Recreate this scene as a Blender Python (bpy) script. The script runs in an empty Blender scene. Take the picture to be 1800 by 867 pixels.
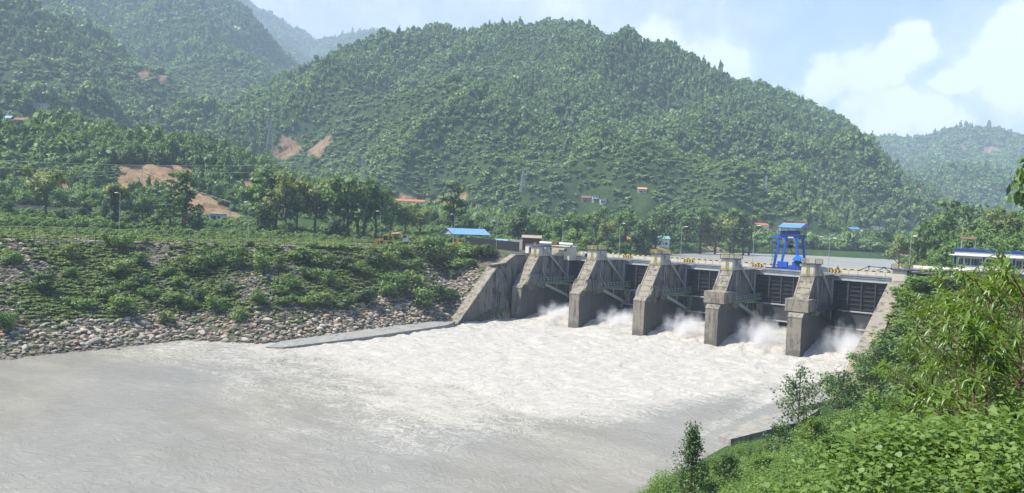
import bpy, bmesh, math, random
import numpy as np
from mathutils import Vector, Matrix, Euler

rng = np.random.default_rng(7)
random.seed(7)
sc = bpy.context.scene
COL = sc.collection

# ------------------------------------------------------------------ camera
CAM = np.array([121.7214, -162.9338, 25.7385])
YAW, PIT, ROL, FPX = -0.6447, -0.0313, 0.0433, 1350.2
fw = np.array([math.sin(YAW)*math.cos(PIT), math.cos(YAW)*math.cos(PIT), math.sin(PIT)])
r0 = np.array([math.cos(YAW), -math.sin(YAW), 0.0])
u0 = np.cross(r0, fw)
RT = r0*math.cos(ROL) + u0*math.sin(ROL)
UP = -r0*math.sin(ROL) + u0*math.cos(ROL)
cd = bpy.data.cameras.new('camera'); cam = bpy.data.objects.new('camera', cd); COL.objects.link(cam)
cam.matrix_world = Matrix(((RT[0], UP[0], -fw[0], CAM[0]), (RT[1], UP[1], -fw[1], CAM[1]),
                           (RT[2], UP[2], -fw[2], CAM[2]), (0, 0, 0, 1)))
cd.sensor_width = 36.0; cd.lens = FPX/1800*36.0; cd.clip_start = 0.2; cd.clip_end = 30000
sc.camera = cam

def ray(x, y): return fw + RT*(x-900)/FPX - UP*(y-433.5)/FPX
def atd(x, y, D): return CAM + ray(x, y)*D               # surveying helpers: photo measurement -> metres
def atz(x, y, z): d = ray(x, y); return CAM + d*((z-CAM[2])/d[2])
def aty(x, y, Y): d = ray(x, y); return CAM + d*((Y-CAM[1])/d[1])
def atx(x, y, X): d = ray(x, y); return CAM + d*((X-CAM[0])/d[0])
def px(P):
    d = np.asarray(P, float)-CAM; z = d@fw
    zz = np.where(np.abs(z) < 1e-6, 1e-6, z)
    return 900+FPX*(d@RT)/zz, 433.5-FPX*(d@UP)/zz, z

# ------------------------------------------------------------------ sky, sun, exposure
SUN_EL, SUN_AZ = math.radians(57), math.atan2(-0.66, -0.62)     # azimuth: vector towards the sun in x,y is (sin, cos)
sdir = np.array([math.sin(SUN_AZ)*math.cos(SUN_EL), math.cos(SUN_AZ)*math.cos(SUN_EL), math.sin(SUN_EL)])
sun = bpy.data.lights.new('sun', 'SUN'); sun.energy = 4.9; sun.angle = math.radians(0.55); sun.color = (1.0, 0.95, 0.86)
so = bpy.data.objects.new('sun', sun); COL.objects.link(so)
so.rotation_euler = Vector(sdir).to_track_quat('Z', 'Y').to_euler()
so.location = (0, 0, 400)
sc.view_settings.view_transform = 'Standard'; sc.view_settings.look = 'None'
sc.view_settings.gamma = 1.0; sc.view_settings.exposure = 0.98
sc.cycles.max_bounces = 8; sc.cycles.diffuse_bounces = 3; sc.cycles.glossy_bounces = 2
sc.cycles.transmission_bounces = 4; sc.cycles.volume_bounces = 2; sc.cycles.transparent_max_bounces = 8
sc.cycles.use_denoising = True
sc.cycles.volume_step_rate = 1.0; sc.cycles.volume_max_steps = 128
sc.cycles.caustics_reflective = False; sc.cycles.caustics_refractive = False

world = bpy.data.worlds.new('World'); sc.world = world; world.use_nodes = True
def build_world():
    nt = world.node_tree; N = nt.nodes; L = nt.links; N.clear()
    out = N.new('ShaderNodeOutputWorld'); bg = N.new('ShaderNodeBackground'); L.new(bg.outputs[0], out.inputs[0])
    sky = N.new('ShaderNodeTexSky'); sky.sky_type = 'NISHITA'; sky.sun_disc = False
    sky.sun_elevation = SUN_EL; sky.sun_rotation = SUN_AZ; sky.air_density = 1.0; sky.dust_density = 2.2; sky.ozone_density = 1.6
    tc = N.new('ShaderNodeTexCoord')
    def math_(op, a, b=None, c=None):
        m = N.new('ShaderNodeMath'); m.operation = op
        for i, v in enumerate((a, b, c)):
            if v is None: continue
            if isinstance(v, (int, float)): m.inputs[i].default_value = v
            else: L.new(v, m.inputs[i])
        return m.outputs[0]
    def noise(scale, det, rough=0.55):
        n = N.new('ShaderNodeTexNoise'); n.inputs['Scale'].default_value = scale; n.inputs['Detail'].default_value = det
        n.inputs['Roughness'].default_value = rough; L.new(tc.outputs['Generated'], n.inputs['Vector']); return n
    # direction, warped by billow noise
    nz = noise(16, 5, 0.6)
    sub = N.new('ShaderNodeVectorMath'); sub.operation = 'SUBTRACT'; L.new(nz.outputs['Color'], sub.inputs[0]); sub.inputs[1].default_value = (.5, .5, .5)
    mul = N.new('ShaderNodeVectorMath'); mul.operation = 'SCALE'; L.new(sub.outputs[0], mul.inputs[0]); mul.inputs['Scale'].default_value = 0.055
    add = N.new('ShaderNodeVectorMath'); add.operation = 'ADD'; L.new(tc.outputs['Generated'], add.inputs[0]); L.new(mul.outputs[0], add.inputs[1])
    nrm = N.new('ShaderNodeVectorMath'); nrm.operation = 'NORMALIZE'; L.new(add.outputs[0], nrm.inputs[0])
    def blob(x, y, r, soft, w=1.0):
        d = ray(x, y); d = d/np.linalg.norm(d)
        dt = N.new('ShaderNodeVectorMath'); dt.operation = 'DOT_PRODUCT'; L.new(nrm.outputs[0], dt.inputs[0]); dt.inputs[1].default_value = tuple(d)
        mr = N.new('ShaderNodeMapRange'); mr.interpolation_type = 'SMOOTHSTEP'
        a = r/FPX
        mr.inputs['From Min'].default_value = math.cos(a*(1+soft)); mr.inputs['From Max'].default_value = math.cos(a*max(0.05, 1-soft*1.5))
        mr.inputs['To Max'].default_value = w
        L.new(dt.outputs['Value'], mr.inputs['Value']); return mr.outputs[0]
    def union(lst):
        m = blob(*lst[0])
        for b in lst[1:]: m = math_('MAXIMUM', m, blob(*b))
        return m
    crisp = union([(1603, 82, 38, .35), (1565, 112, 42, .35), (1522, 125, 46, .4), (1455, 138, 44, .4), (1440, 160, 38, .5, .9), (1500, 160, 46, .6, .85),
                   (1590, 190, 34, .4, .9), (1640, 205, 36, .5, .85), (1545, 212, 46, .7, .8), (1680, 215, 26, .7, .75),
                   (1800, 70, 62, .3), (1755, 100, 44, .35), (1712, 122, 28, .4), (1680, 138, 20, .4), (1790, 135, 52, .6, .85), (1900, 80, 120, .3),
                   (1275, 105, 40, .6, .8), (1215, 118, 34, .6, .8), (1150, 100, 44, .7, .75)])
    soft = union([(1500, 190, 130, .8, .5), (1720, 200, 130, .8, .6), (1150, 60, 110, .7, 1.0), (1050, 10, 110, .6, 1.1), (900, -10, 130, .6, 1.1),
                  (760, 20, 120, .6, 1.1), (620, 30, 130, .6, 1.1), (480, 20, 130, .6, .95), (1330, 150, 90, .9, .5), (1240, 20, 100, .9, .55), (200, -200, 420, .5, .9),
                  (1330, 10, 60, .8, .5), (1450, 230, 120, .9, .45)])
    b1 = noise(9, 7, 0.6).outputs['Fac']; b2 = noise(34, 5, 0.6).outputs['Fac']
    tex = math_('ADD', math_('MULTIPLY', b1, .7), math_('MULTIPLY', b2, .3))
    def edge(v, a, b):
        q = N.new('ShaderNodeMapRange'); q.interpolation_type = 'SMOOTHSTEP'; q.inputs['From Min'].default_value = a; q.inputs['From Max'].default_value = b; L.new(v, q.inputs['Value']); return q.outputs[0]
    crispm = edge(math_('ADD', crisp, math_('MULTIPLY', math_('SUBTRACT', tex, .5), 1.7)), .12, .9)
    softm = math_('MULTIPLY', soft, math_('MULTIPLY_ADD', tex, 2.4, -.2))
    m = math_('MAXIMUM', crispm, softm)
    # the rest of the dome: broken cumulus everywhere overhead
    mr = N.new('ShaderNodeMapRange'); mr.interpolation_type = 'SMOOTHSTEP'; mr.inputs['From Min'].default_value = .52; mr.inputs['From Max'].default_value = .72
    mr.inputs['To Max'].default_value = .35; L.new(noise(4, 6).outputs['Fac'], mr.inputs['Value'])
    m = math_('MINIMUM', math_('MAXIMUM', m, mr.outputs[0]), 1.0)
    cr = N.new('ShaderNodeMix'); cr.data_type = 'RGBA'
    cr.inputs[6].default_value = (3.5, 3.75, 4.2, 1); cr.inputs[7].default_value = (6.6, 6.6, 6.5, 1)
    mr2 = N.new('ShaderNodeMapRange'); mr2.interpolation_type = 'SMOOTHSTEP'; mr2.inputs['From Min'].default_value = .27; mr2.inputs['From Max'].default_value = .5
    L.new(math_('ADD', math_('MULTIPLY', crisp, .22), math_('MULTIPLY', tex, .62)), mr2.inputs['Value']); L.new(mr2.outputs[0], cr.inputs[0])
    tint = N.new('ShaderNodeMix'); tint.data_type = 'RGBA'; tint.inputs[0].default_value = .55
    L.new(sky.outputs[0], tint.inputs[6]); tint.inputs[7].default_value = (1.1, 2.1, 4.9, 1)
    mx = N.new('ShaderNodeMix'); mx.data_type = 'RGBA'; L.new(m, mx.inputs[0]); L.new(tint.outputs[2], mx.inputs[6]); L.new(cr.outputs[2], mx.inputs[7])
    L.new(mx.outputs[2], bg.inputs['Color']); bg.inputs['Strength'].default_value = 0.1
build_world()

# ------------------------------------------------------------------ helpers
def tag(o, label=None, cat=None, group=None, kind=None):
    if label: o['label'] = label
    if cat: o['category'] = cat
    if group: o['group'] = group
    if kind: o['kind'] = kind
    return o
def empty(name, loc=(0, 0, 0), rz=0.0, label=None, cat=None, group=None):
    o = bpy.data.objects.new(name, None); COL.objects.link(o); o.location = loc; o.rotation_euler = (0, 0, rz)
    o.empty_display_size = .3
    return tag(o, label, cat, group)
def copy_tree(o, parent=None):
    c = o.copy(); COL.objects.link(c); c.parent = parent
    for ch in list(o.children): copy_tree(ch, c)
    return c

class MB:
    """collects faces for ONE mesh object"""
    def __init__(s): s.v = []; s.f = []; s.m = []
    def add(s, vs, fs, mi=0):
        b = len(s.v); s.v += [tuple(map(float, p)) for p in vs]
        s.f += [tuple(b+i for i in f) for f in fs]; s.m += [mi]*len(fs); return s
    def box(s, a, b, mi=0):
        x0, y0, z0 = a; x1, y1, z1 = b
        return s.add([(x0,y0,z0),(x1,y0,z0),(x1,y1,z0),(x0,y1,z0),(x0,y0,z1),(x1,y0,z1),(x1,y1,z1),(x0,y1,z1)],
                     [(0,3,2,1),(4,5,6,7),(0,1,5,4),(1,2,6,5),(2,3,7,6),(3,0,4,7)], mi)
    def bar(s, p, q, w, h, mi=0, up=(0, 0, 1)):
        p = Vector(p); q = Vector(q); d = (q-p).normalized(); u = Vector(up)
        if abs(d.dot(u)) > .99: u = Vector((1, 0, 0))
        a = d.cross(u).normalized()*w/2; b = a.cross(d).normalized()*h/2
        vs = [p-a-b, p+a-b, p+a+b, p-a+b, q-a-b, q+a-b, q+a+b, q-a+b]
        return s.add(vs, [(0,3,2,1),(4,5,6,7),(0,1,5,4),(1,2,6,5),(2,3,7,6),(3,0,4,7)], mi)
    def tube(s, p, q, r, r2=None, n=8, mi=0, caps=True):
        r2 = r if r2 is None else r2
        p = Vector(p); q = Vector(q); d = (q-p).normalized(); u = Vector((0, 0, 1)) if abs(d.z) < .95 else Vector((1, 0, 0))
        a = d.cross(u).normalized(); b = a.cross(d)
        vs = []
        for c, rr in ((p, r), (q, r2)):
            for i in range(n):
                t = 2*math.pi*i/n; vs.append(c+a*rr*math.cos(t)+b*rr*math.sin(t))
        fs = [(i, (i+1) % n, n+(i+1) % n, n+i) for i in range(n)]
        if caps: fs += [tuple(range(n-1, -1, -1)), tuple(range(n, 2*n))]
        return s.add(vs, fs, mi)
    def path(s, pts, rad, n=7, mi=0):
        for i in range(len(pts)-1):
            ra = rad[i] if hasattr(rad, '__len__') else rad; rb = rad[i+1] if hasattr(rad, '__len__') else rad
            s.tube(pts[i], pts[i+1], ra, rb, n, mi)
        return s
    def prism(s, prof, a, b, axis='x', mi=0):
        n = len(prof); vs = []
        for t in (a, b):
            for (p, q) in prof:
                vs.append((t, p, q) if axis == 'x' else (p, t, q) if axis == 'y' else (p, q, t))
        fs = [(i, (i+1) % n, n+(i+1) % n, n+i) for i in range(n)]+[tuple(range(n-1, -1, -1)), tuple(range(n, 2*n))]
        return s.add(vs, fs, mi)
    def ball(s, c, r, nu=10, nv=6, mi=0, sq=(1, 1, 1)):
        vs = []; fs = []
        for j in range(nv+1):
            ph = math.pi*j/nv
            for i in range(nu):
                t = 2*math.pi*i/nu
                vs.append((c[0]+r*sq[0]*math.sin(ph)*math.cos(t), c[1]+r*sq[1]*math.sin(ph)*math.sin(t), c[2]+r*sq[2]*math.cos(ph)))
        for j in range(nv):
            for i in range(nu): fs.append((j*nu+i, (j+1)*nu+i, (j+1)*nu+(i+1) % nu, j*nu+(i+1) % nu))
        return s.add(vs, fs, mi)
    def mesh(s, name, mats, smooth=False):
        me = bpy.data.meshes.new(name); me.from_pydata(s.v, [], s.f)
        for m in (mats if isinstance(mats, (list, tuple)) else [mats]): me.materials.append(m)
        if any(s.m): me.polygons.foreach_set('material_index', s.m)
        bm = bmesh.new(); bm.from_mesh(me); bmesh.ops.recalc_face_normals(bm, faces=bm.faces); bm.to_mesh(me); bm.free()
        if smooth: me.polygons.foreach_set('use_smooth', [True]*len(me.polygons))
        return me
    def build(s, name, mats, parent=None, smooth=False, label=None, cat=None, group=None, kind=None):
        o = bpy.data.objects.new(name, s.mesh(name, mats, smooth)); COL.objects.link(o)
        if parent is not None: o.parent = parent
        return tag(o, label, cat, group, kind)

def np_mesh(name, verts, faces, mat, smooth=False, n=4):
    """fast mesh from arrays; faces all with n corners"""
    me = bpy.data.meshes.new(name); verts = np.asarray(verts, np.float32); faces = np.asarray(faces, np.int32)
    me.vertices.add(len(verts)); me.vertices.foreach_set('co', verts.ravel())
    me.loops.add(faces.size); me.loops.foreach_set('vertex_index', faces.ravel())
    me.polygons.add(len(faces)); me.polygons.foreach_set('loop_start', np.arange(0, faces.size, n, dtype=np.int32))
    me.update(calc_edges=True)
    if smooth: me.polygons.foreach_set('use_smooth', np.ones(len(faces), bool))
    for m in (mat if isinstance(mat, (list, tuple)) else [mat]): me.materials.append(m)
    return me
def link(name, me, parent=None, **k):
    o = bpy.data.objects.new(name, me); COL.objects.link(o)
    if parent is not None: o.parent = parent
    return tag(o, **k)

# ---- numpy noise
_P = np.random.default_rng(3).permutation(512); _V = np.random.default_rng(4).random(512)*2-1
def vnoise(x, y, seed=0):
    xi = np.floor(x).astype(int); yi = np.floor(y).astype(int); fx = x-xi; fy = y-yi
    fx = fx*fx*fx*(fx*(fx*6-15)+10); fy = fy*fy*fy*(fy*(fy*6-15)+10)
    h = lambda a, b: _V[_P[(_P[(a+seed*37) & 511]+b) & 511]]
    return (h(xi, yi)*(1-fx)+h(xi+1, yi)*fx)*(1-fy)+(h(xi, yi+1)*(1-fx)+h(xi+1, yi+1)*fx)*fy
def fbm(x, y, o=4, seed=0, g=.5):
    s = 0; a = 1.0; t = 0
    for i in range(o): s = s+a*vnoise(x*2**i, y*2**i, seed+i); t += a; a *= g
    return s/t
def ridged(x, y, o=4, seed=0):
    s = 0; a = 1.0; t = 0
    for i in range(o): s = s+a*(1-2*np.abs(vnoise(x*2**i, y*2**i, seed+i))); t += a; a *= .5
    return s/t

# ------------------------------------------------------------------ materials
MATS = {}
class NT:
    def __init__(s, name):
        s.mat = bpy.data.materials.new(name); s.mat.use_nodes = True; s.N = s.mat.node_tree.nodes; s.L = s.mat.node_tree.links; s.N.clear()
        s.out = s.N.new('ShaderNodeOutputMaterial')
    def n(s, t, **k):
        nd = s.N.new(t)
        for a, v in k.items(): setattr(nd, a, v)
        return nd
    def set(s, sock, v):
        if hasattr(v, 'is_output') or isinstance(v, bpy.types.NodeSocket): s.L.new(v, sock)
        else: sock.default_value = v
    def math(s, op, a, b=None, c=None, clamp=False):
        m = s.n('ShaderNodeMath', operation=op, use_clamp=clamp)
        for i, v in enumerate((a, b, c)):
            if v is not None: s.set(m.inputs[i], v)
        return m.outputs[0]
    def mix(s, f, a, b, mode='MIX'):
        m = s.n('ShaderNodeMix', data_type='RGBA', blend_type=mode)
        s.set(m.inputs[0], f); s.set(m.inputs[6], a if not isinstance(a, tuple) else (*a[:3], 1)); s.set(m.inputs[7], b if not isinstance(b, tuple) else (*b[:3], 1))
        return m.outputs[2]
    def pos(s): return s.n('ShaderNodeNewGeometry').outputs['Position']
    def obj(s): return s.n('ShaderNodeTexCoord').outputs['Object']
    def mapv(s, v, sc):
        m = s.n('ShaderNodeMapping'); s.L.new(v, m.inputs[0]); m.inputs['Scale'].default_value = sc; return m.outputs[0]
    def noise(s, v, scale=1, det=4, rough=.55, col=False):
        n = s.n('ShaderNodeTexNoise'); s.L.new(v, n.inputs['Vector']); n.inputs['Scale'].default_value = scale
        n.inputs['Detail'].default_value = det; n.inputs['Roughness'].default_value = rough
        return n.outputs['Color' if col else 'Fac']
    def step(s, v, a, b, lo=0, hi=1):
        m = s.n('ShaderNodeMapRange', interpolation_type='SMOOTHSTEP'); s.set(m.inputs['Value'], v)
        m.inputs['From Min'].default_value = a; m.inputs['From Max'].default_value = b
        m.inputs['To Min'].default_value = lo; m.inputs['To Max'].default_value = hi; return m.outputs[0]
    def attr(s, name): return s.n('ShaderNodeAttribute', attribute_name=name)
    def sep(s, v): return s.n('ShaderNodeSeparateXYZ') if False else (lambda q: (s.L.new(v, q.inputs[0]), q.outputs)[1])(s.n('ShaderNodeSeparateXYZ'))
    def bsdf(s, col, rough=.8, spec=.3, metal=0, bump=None, bs=.3, bd=.1):
        b = s.n('ShaderNodeBsdfPrincipled'); s.set(b.inputs['Base Color'], (*col[:3], 1) if isinstance(col, tuple) else col)
        s.set(b.inputs['Roughness'], rough); b.inputs['Specular IOR Level'].default_value = spec; b.inputs['Metallic'].default_value = metal
        if bump is not None:
            bp = s.n('ShaderNodeBump'); bp.inputs['Strength'].default_value = bs; bp.inputs['Distance'].default_value = bd
            s.L.new(bump, bp.inputs['Height']); s.L.new(bp.outputs[0], b.inputs['Normal'])
        s.L.new(b.outputs[0], s.out.inputs[0]); return b

def paint(name, col, rough=.55, spec=.4, wear=.25, metal=0, dirt=(.12, .10, .08)):
    if name in MATS: return MATS[name]
    t = NT(name); p = t.obj()
    n1 = t.noise(p, 1.7, 5, .65); n2 = t.noise(t.mapv(p, (5, 5, .7)), 1, 4, .6)
    c = t.mix(t.step(n1, .35, .75, 0, .35), col, tuple(v*.78 for v in col))
    c = t.mix(t.math('MULTIPLY', t.step(n2, .5, .78), wear), c, dirt)
    t.bsdf(c, rough, spec, metal); MATS[name] = t.mat; return t.mat

def concrete(name, base, streak=.7, wet=None, moss=.15, joint=False):
    """weathered concrete: run-off streaks, blotches, pour lines; wet = (z, colour) splash zone"""
    t = NT(name); p = t.pos()
    xyz = t.sep(p)
    big = t.noise(p, .22, 5, .6); med = t.noise(p, 1.1, 5, .65); fine = t.noise(p, 7, 3, .6)
    st1 = t.noise(t.mapv(p, (1.15, 1.15, .10)), 1, 6, .75); st2 = t.noise(t.mapv(p, (.33, .33, .22)), 1, 5, .7)
    c = t.mix(t.step(med, .3, .7), tuple(v*.72 for v in base), base)
    c = t.mix(t.step(big, .35, .65, 0, .5), c, tuple(v*m for v, m in zip(base, (1.12, 1.05, .9))))
    dark = t.math('MULTIPLY', t.step(st1, .44, .57), t.step(st2, .40, .53))
    c = t.mix(t.math('MULTIPLY', dark, streak), c, (.024, .024, .021))
    lt = t.step(t.noise(t.mapv(p, (3.1, 3.1, .2)), 1, 4, .6), .62, .74, 0, .35)
    c = t.mix(lt, c, (.5, .48, .42))
    c = t.mix(t.math('MULTIPLY', t.step(t.noise(p, .5, 6, .7), .56, .68), moss), c, (.055, .075, .03))
    # pour lines every 2.4 m
    zl = t.math('FRACT', t.math('DIVIDE', xyz[2], 2.4))
    c = t.mix(t.math('MULTIPLY', t.step(t.math('ABSOLUTE', t.math('SUBTRACT', zl, .5)), .475, .5), .35), c, (.07, .065, .055))
    c = t.mix(t.step(fine, .3, .7, 0, .22), c, tuple(v*.6 for v in base))
    if wet:
        wz = t.math('ADD', xyz[2], t.math('MULTIPLY', t.math('SUBTRACT', t.noise(p, .55, 4), .5), 3.2))
        c = t.mix(t.step(wz, wet[0]+.5, wet[0]-.5, 0, wet[2] if len(wet) > 2 else .85), c, wet[1])
    t.bsdf(c, t.step(med, .3, .7, .7, .95), .25, bump=t.math('ADD', med, t.math('MULTIPLY', fine, .4)), bs=.5, bd=.06)
    return t.mat

def foliage(name, dark, light, trans=.28, rough=.6, patch=.05, rand=.6):
    """leaves; hue varies leaf by leaf, plant by plant and with soft patches of the stand"""
    t = NT(name)
    oi = t.n('ShaderNodeObjectInfo').outputs['Random']; isl = t.n('ShaderNodeNewGeometry').outputs['Random Per Island']
    f = t.math('ADD', t.math('MULTIPLY', oi, rand), t.math('MULTIPLY', isl, 1-rand))
    if patch: f = t.math('ADD', t.math('MULTIPLY', f, .65), t.math('MULTIPLY', t.step(t.noise(t.pos(), patch, 3), .33, .67), .35))
    c = t.mix(f, dark, light)
    d = t.n('ShaderNodeBsdfDiffuse'); t.L.new(c, d.inputs[0])
    tr = t.n('ShaderNodeBsdfTranslucent'); t.L.new(t.mix(1.0, c, (1.0, 1.0, .45), 'MULTIPLY'), tr.inputs[0])
    m = t.n('ShaderNodeMixShader'); m.inputs[0].default_value = trans; t.L.new(d.outputs[0], m.inputs[1]); t.L.new(tr.outputs[0], m.inputs[2])
    g = t.n('ShaderNodeBsdfGlossy'); g.inputs['Roughness'].default_value = rough; g.inputs[0].default_value = (.9, .95, 1, 1)
    m2 = t.n('ShaderNodeMixShader'); m2.inputs[0].default_value = .035; t.L.new(m.outputs[0], m2.inputs[1]); t.L.new(g.outputs[0], m2.inputs[2])
    t.L.new(m2.outputs[0], t.out.inputs[0]); MATS[name] = t.mat; return t.mat
# ------------------------------------------------------------------ terrain
RIVER = np.array([(-17.5,-700),(-17.0,-112),(-17.5,-82),(-6,-74),(-3,-60),(-2.5,-20),(-2,32),(-12,48),(-24,120),(-40,232),(-28,266),(-6,290),(14,296),(45,318),
                  (110,392),(230,470),(520,560),(520,520),(250,430),(130,350),(64,296),(46,262),(52,220),(62,172),(78,100),(91,46),(91,30),(91,-30),(88,-42),(87.5,-110),(84,-240),(84,-700)], float)
def sdf(x, y):
    """distance outside the river polygon (negative inside)"""
    d = np.full(x.shape, 1e18); ins = np.zeros(x.shape, bool); n = len(RIVER)
    for i in range(n):
        a = RIVER[i]; b = RIVER[(i+1) % n]; e = b-a
        t = np.clip(((x-a[0])*e[0]+(y-a[1])*e[1])/(e@e), 0, 1)
        d = np.minimum(d, (x-a[0]-t*e[0])**2+(y-a[1]-t*e[1])**2)
        c = (a[1] > y) != (b[1] > y)
        with np.errstate(divide='ignore', invalid='ignore'):
            xi = a[0]+(y-a[1])/(b[1]-a[1] if b[1] != a[1] else 1e-9)*e[0]
        ins ^= c & (x < xi)
    return np.where(ins, -np.sqrt(d), np.sqrt(d))
def P3(lst): return np.array([atd(*q) for q in lst])
# crest lines surveyed from the photograph: (x px, y px, metres from the camera); slope of the flanks; base height
RIDGES = {
 'mountain': [
   (P3([(380,320,1420),(430,285,1380),(500,218,1330),(560,166,1280),(620,142,1230),(690,108,1170),(740,74,1140),(785,53,1120),(830,66,1110),(880,52,1110),(930,47,1100),(985,37,1100),(1022,46,1085),(1050,70,1080),(1100,102,1070),(1150,120,1060),(1190,135,1050),(1240,146,1040),(1318,150,1020),(1346,170,1010),(1400,222,990),(1440,244,980),(1480,270,960),(1540,302,940),(1600,332,920),(1645,360,900),(1700,400,880)]), .52),
   (P3([(835,75,1105),(800,165,1010),(760,235,890),(715,295,770),(660,345,640)]), .80),
   (P3([(990,50,1090),(1000,150,960),(975,235,800),(940,310,660)]), .78),
   (P3([(1050,84,1060),(1110,165,930),(1150,255,790),(1175,330,660)]), .80),
   (P3([(1300,160,945),(1280,250,830),(1290,335,680),(1330,385,580)]), .80),
   (P3([(1420,245,880),(1430,320,760),(1460,380,640)]), .8)],
 'forested_ridge': [   # green spur, left
   (P3([(-420,-200,1000),(-200,-110,960),(0,22,920),(60,48,910),(120,84,890),(180,128,870),(250,178,850),(330,232,810),(420,300,760),(480,345,740)]), .52),
   (P3([(120,90,880),(90,180,760),(20,260,640)]), .5)],
 'high_mountain': [
   (P3([(-700,-150,1750),(-300,-190,1700),(0,-165,1700),(120,-110,1700),(280,-60,1720),(380,-12,1740),(420,18,1740),(470,58,1740),(520,98,1760),(572,140,1780),(640,205,1800),(720,270,1800)]), .62),
   (P3([(280,-55,1700),(330,60,1450),(400,150,1250),(470,220,1120)]), .55),
   (P3([(60,-130,1690),(120,0,1400),(200,90,1200),(300,180,1020)]), .55)],
 'distant_range': [
   (P3([(200,-120,3300),(340,-60,3300),(432,25,3300),(482,32,3300),(512,52,3300),(545,76,3250),(600,66,3200),(650,55,3200),(700,60,3200),(745,58,3200),(850,95,3300),(1000,200,3400)]), .6),
   (P3([(560,82,3200),(560,150,2700),(530,210,2300)]), .6)],
 'hazy_range': [
   (P3([(1250,330,2500),(1400,262,2450),(1470,249,2400),(1520,243,2400),(1560,243,2350),(1610,247,2300),(1650,239,2300),(1690,229,2250),(1750,228,2250),(1800,243,2200),(1900,250,2200),(2300,200,2200)]), .5),
   (P3([(1700,232,2250),(1640,285,1900),(1600,320,1700)]), .5), (P3([(1790,245,2200),(1760,300,1800)]), .5)],
 'low_hill': [
   (P3([(1500,370,1500),(1580,338,1450),(1625,306,1400),(1680,297,1400),(1730,296,1400),(1790,316,1400),(1900,330,1400),(2200,330,1300)]), .4)],
 'near_hill': [   # wooded rise right behind the left terrace
   (P3([(-500,150,430),(-200,185,430),(0,212,430),(120,226,425),(230,246,425),(330,258,430),(380,268,440),(430,290,455),(480,330,470),(560,380,480)]), .40)],
 'right_bank_hill': [
   (P3([(1575,445,300),(1605,430,285),(1650,402,270),(1700,392,265),(1760,388,255),(1830,360,240),(2000,330,230),(2400,330,230)]), .62)],
}
NAMES = ['ground']+list(RIDGES)
def seg_height(x, y, pts, slope):
    best = np.full(x.shape, -1e9); dist = np.full(x.shape, 1e9)
    for a, b in zip(pts[:-1], pts[1:]):
        e = b[:2]-a[:2]
        t = np.clip(((x-a[0])*e[0]+(y-a[1])*e[1])/(e@e), 0, 1)
        d = np.hypot(x-a[0]-t*e[0], y-a[1]-t*e[1]); h = a[2]+t*(b[2]-a[2])-slope*d
        up = h > best; best = np.where(up, h, best); dist = np.where(up, d, dist)
    return best, dist
def wing_r(y): return np.interp(y, [-33, -24.7, 4.8, 12], [0, 3.6, 16.6, 18.6])
def bank(x, y):
    d = sdf(x, y)
    left = x < 40
    # left: rip-rap embankment up to the service road, then the terrace
    zl = np.minimum(17.3, np.maximum(d*np.interp(y, [-92, -80, -66, -45, -25], [.425, .49, .51, .53, .72])-.5, np.where((x < -2) & (y > -30), (y+20.5)*.74, -9)))
    rl = np.where(y > 33, 14.2+np.minimum(d*.45-.6, 3.1), zl)
    rl = rl+np.clip((-x-95)*.045, 0, 5)+np.where(y > 60, np.clip((d-60)*.03, 0, 12), 0)
    # right: steep overgrown bank the photographer stands on
    h = np.interp(y, [-180, -120, -60, -10, 40], [21.0, 20.8, 20.0, 18.8, 18.6])
    rr = h*np.clip((d-.3)/33.5, -.1, 1)**1.0
    rr = np.where(d > 0, h*np.clip(d/33.5, 0, 1)**1.55, -1.5)
    rr = rr+2.3*np.exp(-((x-CAM[0]-1.5)/5)**2-((y-CAM[1]-9.5)/5.5)**2)
    rr = np.where((y > -33) & (y < 34), np.maximum(rr, np.minimum(wing_r(y)-.35+.22*(x-93), 18.7)), rr)
    rr = np.where(y > 33, 14.2+np.minimum(d*.5-.6, 4.6), rr)
    z = np.where(left, rl, rr)
    inside = np.where(y > 31, 9.0, -4.0)
    return np.where(d < 0, np.maximum(inside, np.where(y > 31, 13.6, -.5)+d*.5), z), d
def terrain(x, y, owner=False):
    x = np.asarray(x, float); y = np.asarray(y, float)
    z, d = bank(x, y); base = z.copy(); who = np.zeros(x.shape, int)
    wx = x+28*fbm(x/150, y/150, 3, 11); wy = y+28*fbm(x/150, y/150, 3, 12)
    for k, (nm, rs) in enumerate(RIDGES.items(), 1):
        near = nm in ('near_hill', 'right_bank_hill')
        h = np.full(x.shape, -1e9)
        for pts, sl in rs:
            q, ds = seg_height(wx if not near else x, wy if not near else y, pts, sl)
            amp = np.clip(ds/(60 if near else 160), 0.06, 1)*(5 if near else 78)
            q = q+amp*ridged(x/(60 if near else 260), y/(60 if near else 260), 4, 20+k)-amp*.42
            h = np.maximum(h, q)
        up = h > z+1.0; who = np.where(up, k, who)
        kk = 6.0; hh = np.clip(.5+.5*(h-z)/kk, 0, 1)
        z = np.where(d > 2, z*(1-hh)+h*hh+kk*hh*(1-hh), z)
    # hills fade to the banks next to the water
    f = np.clip((d-4)/45, 0, 1)
    z = base+(z-base)*f
    rough = np.clip((d-3)/20, 0, 1)
    z = z+rough*.35*fbm(x/6, y/6, 3, 5)
    return (z, who, d) if owner else z
def gz(x, y): return float(terrain(np.array([x]), np.array([y]))[0])

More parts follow.
